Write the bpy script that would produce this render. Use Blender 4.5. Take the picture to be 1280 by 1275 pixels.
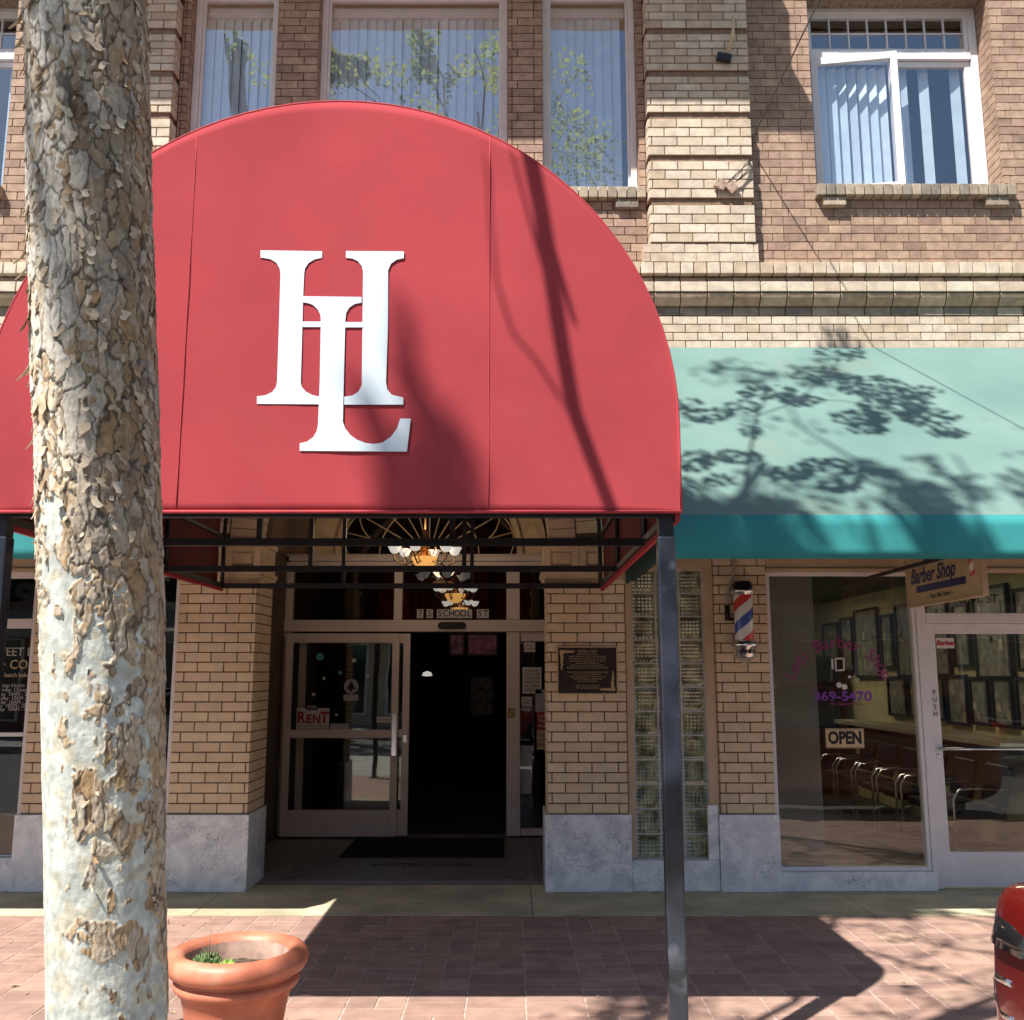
import bpy, bmesh, math, random
from mathutils import Vector, Matrix, noise
R = math.radians
random.seed(7)
for o in list(bpy.data.objects): bpy.data.objects.remove(o)
sc = bpy.context.scene
col = sc.collection
# ------------------------------------------------------------------ camera, sky, sun, exposure
cam = bpy.data.cameras.new("camera"); cam_o = bpy.data.objects.new("camera", cam); col.objects.link(cam_o)
cam.sensor_width = 36; cam.lens = 36*1230/1280; cam.clip_end = 500; cam.clip_start = 0.05
PITCH = R(9.46)
cam_o.location = (0, 0, 1.7); cam_o.rotation_euler = (R(90)+PITCH, 0, 0)
sc.camera = cam_o
SUN = Vector((.45, .535, -1.0))            # direction the sunlight travels
elev = math.atan2(1, math.hypot(.45, .535))
w = bpy.data.worlds.new("World"); sc.world = w; w.use_nodes = True
nt = w.node_tree; bg = nt.nodes['Background']
sky = nt.nodes.new('ShaderNodeTexSky'); sky.sky_type = 'NISHITA'; sky.sun_disc = False
sky.sun_elevation = elev; sky.sun_rotation = math.atan2(-.45, -.535) % (2*math.pi)
sky.air_density = 1.0; sky.dust_density = .6; sky.ozone_density = 1.0
nt.links.new(sky.outputs[0], bg.inputs[0]); bg.inputs[1].default_value = .078
sl = bpy.data.lights.new("sun", 'SUN'); sl.energy = 5.0; sl.angle = R(.53); sl.color = (1, .955, .89)
so = bpy.data.objects.new("sun", sl); col.objects.link(so)
so.rotation_euler = SUN.to_track_quat('-Z', 'Y').to_euler(); so.location = (-6, -8, 14)
sc.view_settings.view_transform = 'Standard'; sc.view_settings.look = 'None'
sc.view_settings.exposure = .80; sc.view_settings.gamma = 1
sc.cycles.max_bounces = 8; sc.cycles.transparent_max_bounces = 16
sc.cycles.sample_clamp_indirect = 6

# ------------------------------------------------------------------ helpers
def ray(px, v):
    s = 637.5 - v
    return Vector((px-640, 1230*math.cos(PITCH)-s*math.sin(PITCH), 1230*math.sin(PITCH)+s*math.cos(PITCH)))
def at(px, v, D):
    r = ray(px, v); return Vector((0, 0, 1.7)) + r*(D/r.y)
def zv(v, D): return at(640, v, D).z
def onplane(px, v, p0, n):
    r = ray(px, v); o = Vector((0, 0, 1.7)); t = (Vector(p0)-o).dot(n)/r.dot(n); return o+r*t

class MB:
    def __init__(s): s.v = []; s.f = []; s.sm = []
    def add(s, vs, fs, smooth=False):
        b = len(s.v); s.v += [tuple(p) for p in vs]
        for f in fs: s.f.append(tuple(b+i for i in f)); s.sm.append(smooth)
        return s
    def box(s, x0, x1, y0, y1, z0, z1, skip=''):
        vs = [(x0,y0,z0),(x1,y0,z0),(x1,y1,z0),(x0,y1,z0),(x0,y0,z1),(x1,y0,z1),(x1,y1,z1),(x0,y1,z1)]
        fs = {'b':(3,2,1,0),'t':(4,5,6,7),'f':(0,1,5,4),'r':(1,2,6,5),'k':(2,3,7,6),'l':(3,0,4,7)}
        return s.add(vs, [fs[k] for k in fs if k not in skip])
    def obox(s, c, size, M):
        c = Vector(c); hx, hy, hz = [a/2 for a in size]
        vs = [c+M@Vector(p) for p in [(-hx,-hy,-hz),(hx,-hy,-hz),(hx,hy,-hz),(-hx,hy,-hz),(-hx,-hy,hz),(hx,-hy,hz),(hx,hy,hz),(-hx,hy,hz)]]
        return s.add(vs, [(3,2,1,0),(4,5,6,7),(0,1,5,4),(1,2,6,5),(2,3,7,6),(3,0,4,7)])
    def bar(s, a, b, w, h=None):
        a = Vector(a); b = Vector(b); d = b-a; L = d.length
        if L < 1e-6: return s
        M = d.to_track_quat('Y', 'Z').to_matrix(); return s.obox((a+b)/2, (w, L, h or w), M)
    def tube(s, pts, rad, n=8, cap=True):
        pts = [Vector(p) for p in pts]
        if not hasattr(rad, '__len__'): rad = [rad]*len(pts)
        b = len(s.v); prev = None
        for i, p in enumerate(pts):
            d = (pts[min(i+1, len(pts)-1)] - pts[max(i-1, 0)]).normalized()
            if prev is None: u = d.orthogonal().normalized()
            else:
                u = prev - d*prev.dot(d)
                u = u.normalized() if u.length > 1e-5 else d.orthogonal().normalized()
            prev = u; v = d.cross(u)
            for k in range(n):
                a = 2*math.pi*k/n; s.v.append(tuple(p+(u*math.cos(a)+v*math.sin(a))*rad[i]))
        for i in range(len(pts)-1):
            for k in range(n):
                s.f.append((b+i*n+k, b+i*n+(k+1) % n, b+(i+1)*n+(k+1) % n, b+(i+1)*n+k)); s.sm.append(True)
        if cap:
            s.f.append(tuple(b+k for k in reversed(range(n)))); s.sm.append(False)
            s.f.append(tuple(b+(len(pts)-1)*n+k for k in range(n))); s.sm.append(False)
        return s
    def lathe(s, prof, c=(0,0,0), n=48, M=None, smooth=True):
        b = len(s.v); c = Vector(c)
        for r, z in prof:
            for k in range(n):
                a = 2*math.pi*k/n; p = Vector((r*math.cos(a), r*math.sin(a), z))
                if M: p = M@p
                s.v.append(tuple(c+p))
        for i in range(len(prof)-1):
            for k in range(n):
                s.f.append((b+i*n+k, b+i*n+(k+1) % n, b+(i+1)*n+(k+1) % n, b+(i+1)*n+k)); s.sm.append(smooth)
        return s
    def prism(s, poly, y0, y1):
        """poly of (x,z) counter-clockwise seen from -Y, extruded y0 (front) to y1"""
        n = len(poly)
        vs = [(x, y0, z) for x, z in poly]+[(x, y1, z) for x, z in poly]
        fs = [tuple(range(n)), tuple(reversed(range(n, 2*n)))]
        for i in range(n):
            j = (i+1) % n; fs.append((i, i+n, j+n, j))
        return s.add(vs, fs)
    def build(s, name, mat, parent=None, bevel=0, seg=2, loc=None):
        me = bpy.data.meshes.new(name); me.from_pydata(s.v, [], s.f)
        me.polygons.foreach_set('use_smooth', s.sm); me.update()
        o = bpy.data.objects.new(name, me); col.objects.link(o)
        if mat: me.materials.append(mat)
        if parent is not None:
            o.parent = parent
            o.matrix_parent_inverse = Matrix.Translation(-WL(parent))
        if bevel:
            m = o.modifiers.new('bevel', 'BEVEL'); m.width = bevel; m.segments = seg; m.limit_method = 'ANGLE'; m.angle_limit = R(40)
        return o
def WL(o):
    v = Vector((0, 0, 0))
    while o is not None: v += Vector(o.location); o = o.parent if o.type == 'EMPTY' else None
    return v
def tag(o, label=None, cat=None, group=None, kind=None):
    if label: o['label'] = label
    if cat: o['category'] = cat
    if group: o['group'] = group
    if kind: o['kind'] = kind
    return o
def empty(name, loc, label, cat, group=None):
    o = bpy.data.objects.new(name, None); o.location = loc; o.empty_display_size = .1; col.objects.link(o)
    return tag(o, label, cat, group)
def fix_tree(): pass

def text_obj(s, size, place, mat, name, parent=None, depth=.001, shear=0, bold=0, xs=1, align='CENTER', spacing=1):
    """text as a mesh; place = Matrix taking the text's own xy plane into the world"""
    cu = bpy.data.curves.new('txt', 'FONT'); cu.body = s; cu.size = size; cu.extrude = depth; cu.shear = shear
    cu.offset = bold; cu.align_x = align; cu.align_y = 'CENTER'; cu.resolution_u = 3; cu.space_character = spacing
    t = bpy.data.objects.new('txt', cu); col.objects.link(t)
    dg = bpy.context.evaluated_depsgraph_get(); me = bpy.data.meshes.new_from_object(t.evaluated_get(dg))
    bpy.data.objects.remove(t)
    me.transform(Matrix.Diagonal((xs, 1, 1, 1))); me.transform(place)
    me.materials.clear(); me.materials.append(mat); me.name = name
    o = bpy.data.objects.new(name, me); col.objects.link(o)
    if parent is not None: o.parent = parent; o.matrix_parent_inverse = Matrix.Translation(-WL(parent))
    return o
def facing(x, y, z, rot=0):           # text standing upright, read from -Y
    return Matrix.Translation((x, y, z)) @ Matrix.Rotation(rot, 4, 'Y') @ Matrix.Rotation(R(90), 4, 'X')

# ------------------------------------------------------------------ materials
def nodes(name):
    m = bpy.data.materials.new(name); m.use_nodes = True; return m, m.node_tree, m.node_tree.nodes['Principled BSDF']
def N(nt, t, **k):
    n = nt.nodes.new(t)
    for a, b in k.items(): setattr(n, a, b)
    return n
def mat(name, c, rough=.6, metal=0, var=.08, scale=6, bump=.0, bscale=40, island=0, island_cols=None, c2=None, spot=None, spec=.5, coat=0, detail=6, stretch=None):
    m, nt, p = nodes(name); L = nt.links.new
    tc = N(nt, 'ShaderNodeTexCoord'); src = tc.outputs['Object']
    if stretch:
        mp = N(nt, 'ShaderNodeMapping'); mp.inputs['Scale'].default_value = stretch; L(src, mp.inputs[0]); src = mp.outputs[0]
    no = N(nt, 'ShaderNodeTexNoise'); no.inputs['Scale'].default_value = scale; no.inputs['Detail'].default_value = detail
    L(src, no.inputs['Vector'])
    ra = N(nt, 'ShaderNodeValToRGB'); e = ra.color_ramp.elements
    a = [x*(1-var*2) for x in c]; b = [min(1, x*(1+var*2)) for x in (c2 or c)]
    e[0].position = .3; e[1].position = .7; e[0].color = (*a, 1); e[1].color = (*b, 1)
    L(no.outputs['Fac'], ra.inputs[0]); out = ra.outputs[0]
    if island_cols:
        g = N(nt, 'ShaderNodeNewGeometry'); r2 = N(nt, 'ShaderNodeValToRGB'); r2.color_ramp.interpolation = 'LINEAR'
        els = r2.color_ramp.elements; k = len(island_cols)
        els[0].position = 0; els[0].color = (*island_cols[0], 1); els[1].position = 1; els[1].color = (*island_cols[-1], 1)
        for i in range(1, k-1):
            el = els.new(i/(k-1)); el.color = (*island_cols[i], 1)
        L(g.outputs['Random Per Island'], r2.inputs[0])
        mx = N(nt, 'ShaderNodeMix', data_type='RGBA', blend_type='MULTIPLY'); mx.inputs[0].default_value = 1
        L(out, mx.inputs[6]); L(r2.outputs[0], mx.inputs[7]); out = mx.outputs[2]
    if spot:            # (colour, scale, threshold) stains of their own shape
        n3 = N(nt, 'ShaderNodeTexNoise'); n3.inputs['Scale'].default_value = spot[1]; n3.inputs['Detail'].default_value = 8
        L(src, n3.inputs['Vector'])
        mr = N(nt, 'ShaderNodeMapRange'); mr.inputs[1].default_value = spot[2]; mr.inputs[2].default_value = spot[2]+.12
        mr.inputs[4].default_value = spot[3] if len(spot) > 3 else .7
        L(n3.outputs['Fac'], mr.inputs[0])
        mx = N(nt, 'ShaderNodeMix', data_type='RGBA'); L(mr.outputs[0], mx.inputs[0]); L(out, mx.inputs[6]); mx.inputs[7].default_value = (*spot[0], 1); out = mx.outputs[2]
    L(out, p.inputs['Base Color'])
    p.inputs['Roughness'].default_value = rough; p.inputs['Metallic'].default_value = metal
    p.inputs['Specular IOR Level'].default_value = spec; p.inputs['Coat Weight'].default_value = coat; p.inputs['Coat Roughness'].default_value = .05
    if bump:
        nb = N(nt, 'ShaderNodeTexNoise'); nb.inputs['Scale'].default_value = bscale; nb.inputs['Detail'].default_value = 8
        L(src, nb.inputs['Vector'])
        bu = N(nt, 'ShaderNodeBump'); bu.inputs['Strength'].default_value = 1; bu.inputs['Distance'].default_value = bump
        L(nb.outputs['Fac'], bu.inputs['Height']); L(bu.outputs[0], p.inputs['Normal'])
    return m
def glass(name, tint=(.9, .95, .93), base=.06, k=1.2, rough=0.0, wob=0):
    m, nt, p = nodes(name); L = nt.links.new; nt.nodes.remove(p)
    t = N(nt, 'ShaderNodeBsdfTransparent'); t.inputs[0].default_value = (*tint, 1)
    g = N(nt, 'ShaderNodeBsdfGlossy'); g.inputs['Roughness'].default_value = rough; g.inputs[0].default_value = (1, 1, 1, 1)
    lw = N(nt, 'ShaderNodeLayerWeight'); lw.inputs[0].default_value = .5; fr = N(nt, 'ShaderNodeMath', operation='POWER'); fr.inputs[1].default_value = 4.0; L(lw.outputs['Facing'], fr.inputs[0])
    ma = N(nt, 'ShaderNodeMath', operation='MULTIPLY_ADD'); ma.inputs[1].default_value = k; ma.inputs[2].default_value = base; ma.use_clamp = True
    L(fr.outputs[0], ma.inputs[0]); mx = N(nt, 'ShaderNodeMixShader'); L(ma.outputs[0], mx.inputs[0]); L(t.outputs[0], mx.inputs[1]); L(g.outputs[0], mx.inputs[2])
    if wob:
        tc = N(nt, 'ShaderNodeTexCoord'); nb = N(nt, 'ShaderNodeTexNoise'); nb.inputs['Scale'].default_value = 1.6; nb.inputs['Detail'].default_value = 1
        L(tc.outputs['Object'], nb.inputs['Vector']); bu = N(nt, 'ShaderNodeBump'); bu.inputs['Distance'].default_value = wob
        L(nb.outputs['Fac'], bu.inputs['Height']); L(bu.outputs[0], g.inputs['Normal'])
    L(mx.outputs[0], nt.nodes['Material Output'].inputs[0]); return m
def emis(name, c, s):
    m, nt, p = nodes(name); p.inputs['Base Color'].default_value = (*c, 1); p.inputs['Emission Color'].default_value = (*c, 1); p.inputs['Emission Strength'].default_value = s; return m
def marble():
    m, nt, p = nodes('marble'); L = nt.links.new
    tc = N(nt, 'ShaderNodeTexCoord')
    no = N(nt, 'ShaderNodeTexNoise'); no.inputs['Scale'].default_value = 5; no.inputs['Detail'].default_value = 9; no.inputs['Distortion'].default_value = 1.2
    L(tc.outputs['Object'], no.inputs['Vector'])
    ad = N(nt, 'ShaderNodeMix', data_type='VECTOR'); ad.inputs[0].default_value = .22; L(tc.outputs['Object'], ad.inputs[4]); L(no.outputs['Color'], ad.inputs[5])
    vo = N(nt, 'ShaderNodeTexVoronoi', feature='DISTANCE_TO_EDGE'); vo.inputs['Scale'].default_value = 24; L(ad.outputs[1], vo.inputs['Vector'])
    r1 = N(nt, 'ShaderNodeValToRGB'); r1.color_ramp.elements[0].position = 0; r1.color_ramp.elements[0].color = (.25, .25, .27, 1); r1.color_ramp.elements[1].position = .035; r1.color_ramp.elements[1].color = (1, 1, 1, 1)
    L(vo.outputs['Distance'], r1.inputs[0])
    r2 = N(nt, 'ShaderNodeValToRGB'); e = r2.color_ramp.elements; e[0].position = .35; e[0].color = (.66, .67, .71, 1); e[1].position = .62; e[1].color = (.92, .92, .93, 1)
    L(no.outputs['Fac'], r2.inputs[0])
    n2 = N(nt, 'ShaderNodeTexNoise'); n2.inputs['Scale'].default_value = 3; L(tc.outputs['Object'], n2.inputs['Vector'])
    mr = N(nt, 'ShaderNodeMapRange'); mr.inputs[1].default_value = .36; mr.inputs[2].default_value = .56; L(n2.outputs['Fac'], mr.inputs[0])
    mx = N(nt, 'ShaderNodeMix', data_type='RGBA', blend_type='MULTIPLY'); L(mr.outputs[0], mx.inputs[0]); L(r2.outputs[0], mx.inputs[6]); L(r1.outputs[0], mx.inputs[7])
    L(mx.outputs[2], p.inputs['Base Color']); p.inputs['Roughness'].default_value = .35
    bu = N(nt, 'ShaderNodeBump'); bu.inputs['Distance'].default_value = .002; L(no.outputs['Fac'], bu.inputs['Height']); L(bu.outputs[0], p.inputs['Normal'])
    return m

M = {}
M['brick_brown'] = mat('brown_brick', (.82, .81, .76), .85, var=.10, scale=14, bump=.0035, bscale=55,
    island_cols=[(.37,.24,.18),(.47,.32,.24),(.42,.285,.215),(.53,.375,.28),(.45,.295,.235),(.33,.215,.17),(.50,.355,.265)], spot=((.12,.09,.07), 3.2, .66, .35))
M['brick_tan'] = mat('tan_brick', (.82, .80, .76), .8, var=.09, scale=12, bump=.003, bscale=60,
    island_cols=[(.64,.53,.42),(.74,.64,.52),(.68,.58,.47),(.58,.46,.34),(.76,.68,.56),(.66,.54,.42)], spot=((.16,.12,.09), 3.0, .68, .4))
M['brick_pier'] = mat('buff_brick', (.95, .96, .96), .7, var=.06, scale=10, bump=.002, bscale=60,
    island_cols=[(.76,.56,.36),(.84,.64,.42),(.79,.59,.39),(.73,.54,.35),(.82,.61,.42)], spot=((.18,.12,.08), 4.0, .72, .4))
M['brick_grey'] = mat('weathered_shaded_brick', (.8, .8, .8), .85, var=.12, scale=14, bump=.004, bscale=50,
    island_cols=[(.46,.37,.27),(.34,.275,.205),(.54,.44,.32),(.25,.21,.17),(.50,.40,.29)])
M['brick_cove'] = mat('shaded_cove_brick', (.9, .88, .85), .85, var=.12, scale=14, bump=.003, bscale=50, island_cols=[(.62,.45,.29),(.52,.37,.24),(.66,.50,.34),(.42,.31,.21)])  # darker tan brick, the shade on the cove put into its colour
M['mortar'] = mat('mortar', (.13, .085, .06), .95, var=.2, scale=30, bump=.003, bscale=120)
M['mortar_light'] = mat('pale_mortar', (.30, .22, .16), .95, var=.2, scale=30, bump=.003, bscale=120)
M['marble'] = marble()
M['core'] = mat('brown_mortar_core', (.24, .16, .105), .95, var=.15, scale=14)
M['frame'] = mat('window_frame_paint', (.76, .71, .69), .45, var=.04, scale=5, bump=.0004, bscale=90)
M['alu'] = mat('anodised_aluminium', (.80, .68, .61), .42, metal=.0, var=.04, scale=3)
M['white_frame'] = mat('white_window_paint', (.78, .75, .76), .45, var=.03)
M['beige'] = mat('beige_painted_timber', (.60, .42, .27), .6, var=.06, scale=4, bump=.001)
M['terracotta_trim'] = mat('terracotta_trim', (.76, .58, .37), .7, var=.08, scale=8, bump=.002)
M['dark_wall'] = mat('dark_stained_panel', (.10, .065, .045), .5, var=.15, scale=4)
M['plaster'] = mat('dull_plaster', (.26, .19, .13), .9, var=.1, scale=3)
M['black'] = mat('black_paint', (.012, .012, .014), .45, var=.2, scale=8)
M['post'] = mat('worn_black_paint', (.02, .024, .036), .25, var=.3, scale=5, spec=.8, bump=.0008, bscale=12, spot=((.16,.17,.20), 7, .60, .5))
M['red'] = mat('red_canvas', (.405, .056, .066), .9, var=.07, scale=1.3, bump=.0011, bscale=320, spec=.15, spot=((.34, .062, .062), 2.6, .58, .45))
M['red_seam'] = mat('red_seam', (.42, .04, .05), .8)
M['logo'] = mat('white_vinyl', (.66, .74, .80), .5, var=.02)
M['green'] = mat('faded_green_canvas', (.132, .234, .212), .8, var=.06, scale=1.0, bump=.0006, bscale=240, c2=(.150, .234, .210), spec=.2, spot=((.17, .22, .18), 1.7, .58, .4))
M['green_deep'] = mat('deep_green_canvas', (.03, .26, .26), .85, var=.07, scale=2, bump=.0005, bscale=200)
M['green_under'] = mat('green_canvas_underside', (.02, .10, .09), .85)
M['glass_up'] = glass('upper_window_glass', (.95, .97, .99), .175, .8, wob=.003)
M['glass_dn'] = glass('shop_window_glass', (.88, .89, .87), .062, .8, wob=.002)
M['blind'] = mat('vertical_blind_fabric', (.78, .88, .98), .8, var=.04, scale=8, island_cols=[(.7,.74,.78),(1,1,1),(.86,.9,.92)])
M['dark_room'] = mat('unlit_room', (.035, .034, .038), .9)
M['concrete'] = mat('stained_concrete', (.52, .46, .31), .85, var=.14, scale=2.2, bump=.0015, bscale=80, spot=((.18,.14,.09), 6, .62, .6))
M['joint'] = mat('paver_joint', (.50, .37, .31), .95, var=.2, scale=20)
M['paver'] = mat('pink_clay_paver', (.88, .86, .84), .85, var=.10, scale=7, bump=.002, bscale=70,
    island_cols=[(.39,.235,.185),(.46,.29,.225),(.35,.22,.185),(.42,.265,.21),(.48,.32,.245)], spot=((.30,.20,.17), 4, .62, .5))
M['asphalt'] = mat('asphalt', (.11, .105, .10), .9, var=.2, scale=9, bump=.004, bscale=160)
M['curb'] = mat('curb_concrete', (.36, .34, .31), .9, var=.12, scale=4, bump=.002)
M['terrazzo'] = mat('grey_terrazzo', (.20, .19, .19), .45, var=.2, scale=60, spot=((.30,.29,.28), 70, .62, .6))
M['mosaic_dark'] = mat('dark_mosaic', (.03, .02, .02), .5)
M['mosaic_red'] = mat('red_mosaic', (.13, .05, .04), .5)
M['mosaic_light'] = mat('light_mosaic', (.28, .27, .26), .5)
M['mat_rubber'] = mat('black_ribbed_mat', (.012, .012, .013), .9, var=.3, scale=40, bump=.004, bscale=90)
M['pot'] = mat('terracotta_resin', (.54, .165, .092), .48, var=.12, scale=5, c2=(.58, .20, .115), bump=.0008, bscale=24, spot=((.60,.33,.23), 5, .56, .6))
M['pot_in'] = mat('limed_pot_inside', (.42, .28, .22), .9, var=.15, scale=14, bump=.002)
M['soil'] = mat('dry_soil', (.10, .07, .05), .95, var=.3, scale=30, bump=.02, bscale=30)
M['succulent'] = mat('succulent_leaf', (.13, .20, .07), .5, var=.2, scale=20, island_cols=[(.7,.8,.8),(1,1,.8),(.8,.9,1)])
M['succulent_bright'] = mat('bright_succulent_leaf', (.22, .36, .06), .5, var=.2, scale=20)
M['bronze'] = mat('dark_bronze', (.035, .022, .018), .5, metal=.5, var=.2, scale=20)
M['gold'] = mat('polished_brass_letters', (.55, .40, .22), .45, metal=.3, var=.1, scale=30)
M['chrome'] = mat('chrome', (.75, .75, .76), .15, metal=1, var=.02)
M['white'] = mat('white_paper', (.68, .66, .64), .7, var=.03)
M['grey_paper'] = mat('grey_paper', (.42, .41, .42), .7, var=.05)
M['text_black'] = mat('black_lettering', (.012, .010, .012), .6)
M['text_red'] = mat('red_lettering', (.45, .02, .025), .5)
M['red_sign'] = mat('red_notice', (.42, .03, .03), .5)
M['magenta'] = mat('magenta_lettering', (.28, .03, .16), .5)
M['purple'] = mat('purple_lettering', (.20, .05, .36), .5)
M['silver_text'] = mat('silver_lettering', (.42, .40, .38), .5)
M['teal'] = mat('teal_decal', (.10, .36, .42), .5)
M['sign_tan'] = mat('tan_sign_board', (.66, .48, .27), .6, var=.05, scale=6)
M['navy'] = mat('navy_lettering', (.03, .03, .14), .5)
M['room_tan'] = mat('olive_tan_wall', (.52, .45, .26), .9, var=.04)
M['room_floor'] = mat('dark_floor', (.05, .045, .04), .5)
M['picture'] = mat('framed_print', (.85, .85, .85), .4, var=.3, scale=9, island_cols=[(.35,.30,.2),(.6,.55,.42),(.3,.34,.3),(.5,.3,.2),(.7,.66,.5)])
M['lamp_cool'] = emis('fluorescent_diffuser', (1, .88, .68), 13)
M['lamp_cup'] = emis('lit_glass_cup', (.95, .92, .85), .30)
M['lamp_amber'] = emis('lit_amber_bowl', (1, .50, .14), .42)
M['brass'] = mat('aged_brass', (.30, .17, .07), .35, metal=.8, var=.2, scale=30)
M['wire'] = mat('old_cable', (.10, .085, .07), .7)
M['leaf'] = mat('tree_leaf', (.11, .16, .035), .55, var=.1, scale=3, island_cols=[(.8,.9,.7),(1.0,1.0,.8),(1,.95,.6),(.7,.85,.8)])
_m = M['leaf']; _nt = _m.node_tree; _p = _nt.nodes['Principled BSDF']; _t = _nt.nodes.new('ShaderNodeBsdfTranslucent'); _x = _nt.nodes.new('ShaderNodeMixShader'); _x.inputs[0].default_value = .6
_t.inputs[0].default_value = (.42, .46, .10, 1); _nt.links.new(_p.outputs[0], _x.inputs[1]); _nt.links.new(_t.outputs[0], _x.inputs[2]); _nt.links.new(_x.outputs[0], _nt.nodes['Material Output'].inputs[0])
M['twig'] = mat('twig_bark', (.22, .17, .12), .9, var=.2, scale=12)
M['curtain'] = mat('grey_partition', (.30, .28, .25), .8, var=.08, scale=2)

# ------------------------------------------------------------------ brick work
CO = .0785
def courses(mb, x0, x1, z0, z1, y, depth=.03, L=.215, h=CO, j=.009, holes=(), bond='run', jit=.0015, seedo=0, hole_fn=None):
    n = max(1, round((z1-z0)/h)); h = (z1-z0)/n; rnd = random.Random(int((x0*31+z0*17+y)*1000)+seedo)
    for k in range(n):
        a = z0+k*h; b = a+h; c = (a+b)/2
        iv = [(x0, x1)]
        hs = [(hx0, hx1) for hx0, hx1, hz0, hz1 in holes if hz0 < c < hz1]
        if hole_fn:
            q = hole_fn(c)
            if q: hs.append(q)
        for hx0, hx1 in hs:
            new = []
            for p, q in iv:
                if hx1 <= p or hx0 >= q: new.append((p, q))
                else:
                    if hx0 > p: new.append((p, hx0))
                    if hx1 < q: new.append((hx1, q))
            iv = new
        for p, q in iv:
            if bond == 'flem' and k % 2:
                edges = []; x = p - ((p*1.0) % (L*.75*2)); i = 0
                x = math.floor(p/(L*1.5))*L*1.5
                while x < q+.01:
                    edges += [x, x+L]; x += L*1.5
            else:
                off = (L/2 if k % 2 else 0) if bond == 'run' else (L*.25 if (k//2) % 2 else 0)
                x = math.floor((p-off)/L)*L+off; edges = []
                while x < q+L: edges.append(x); x += L
            edges = [p]+[e for e in edges if p+.03 < e < q-.03]+[q]
            for u, v in zip(edges, edges[1:]):
                dy = rnd.uniform(-jit, jit)
                mb.box(u+j/2, v-j/2, y+dy, y+depth, a+j/2+rnd.uniform(-.0006,.0006), b-j/2, skip='k')
def side_courses(mb, x, y0, y1, z0, z1, face=1, depth=.03, L=.215, h=CO, j=.009):
    """brick return facing +X (face=1) or -X"""
    n = max(1, round((z1-z0)/h)); h = (z1-z0)/n
    for k in range(n):
        a = z0+k*h; b = a+h; off = L/2 if k % 2 else L
        e = [y0]; q = y0+off
        while q < y1-.03: e.append(q); q += L
        e.append(y1)
        for u, v in zip(e, e[1:]):
            if face > 0: mb.box(x-depth, x, u+j/2, v-j/2, a+j/2, b-j/2, skip='l')
            else: mb.box(x, x+depth, u+j/2, v-j/2, a+j/2, b-j/2, skip='r')

W = 8.17             # the facade plane
XC = -.915           # centre of the entrance
B = empty('hotel_building', (XC, W, 0), 'brick hotel facade with arched entrance, shopfronts and upper windows behind the canopies', 'building')
Z_STR = zv(433, W)   # top of the awnings, bottom of the string courses
Z_UP = zv(330, W-.07)    # bottom of the upper wall
ZT = 10.5
# --- upper wall
pilR = (1.20, 2.125); pilL = (2*XC-2.125, 2*XC-1.20)
wR = (2.716, 4.38, zv(238, W)+.02, zv(2, W)+.12)
wL = (2*XC-4.38, 2*XC-2.716, wR[2], wR[3])
zb = wR[2]
zc1 = wR[3]; zcb = zc1+.13
cb = (-2.96, 1.145)
cw = [(-2.955, -2.16), (-1.775, -.04), (.28, 1.14)]
up = MB()
for a, b in [(pilR[1], 8.5), (-10.5, pilL[0])]:
    courses(up, a, b, Z_UP, ZT, W, L=.2, bond='flem', holes=[wR, wL])
up.build('brown_brick_wall', M['brick_brown'], B)
up = MB()
YB = W+.03
courses(up, pilL[1], pilR[0], Z_UP, ZT, YB, L=.2, bond='flem', holes=[(a, b, zb, zcb) for a, b in cw])
up.build('bay_brick_wall', M['brick_brown'], B)
# returns of the window openings
for x_, y0_, y1_, f_ in [(wR[0], W+.03, W+.3, 1), (wR[1], W+.03, W+.3, -1), (wL[0], W+.03, W+.3, 1), (wL[1], W+.03, W+.3, -1)]+[q for a, b in cw for q in ((a, YB+.03, YB+.14, 1), (b, YB+.03, YB+.14, -1))]:
    rt = MB(); side_courses(rt, x_, y0_, y1_, zb, zc1 if y0_ < W+.05 and y1_ > W+.25 else zcb, f_); rt.build('window_jamb', M['brick_brown'], B)
# mortar backing with holes
bk = MB()
def backing(mb, x0, x1, z0, z1, y, t, holes):
    holes = [(h[0]-.009, h[1]+.009, h[2], h[3]) for h in holes]
    xs = sorted(set([x0, x1]+[v for h in holes for v in h[:2] if x0 < v < x1])); zs = sorted(set([z0, z1]+[v for h in holes for v in h[2:] if z0 < v < z1]))
    for a, b in zip(xs, xs[1:]):
        for c, d in zip(zs, zs[1:]):
            mx, mz = (a+b)/2, (c+d)/2
            if any(h[0] < mx < h[1] and h[2] < mz < h[3] for h in holes): continue
            mb.box(a, b, y, y+t, c, d)
backing(bk, -10.5, pilL[0], Z_UP, ZT, W+.009, .30, [wL]); bk.build('mortar_bed', M['mortar_light'], B); bk = MB(); backing(bk, pilR[1], 8.5, Z_UP, ZT, W+.009, .30, [wR])
bk.build('mortar_bed', M['mortar_light'], B)
bk = MB()
backing(bk, pilL[0], pilR[1], Z_UP, ZT, YB+.009, .15, [(a, b, zb, zcb) for a, b in cw])
bk.build('mortar_bed', M['mortar'], B)

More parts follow.
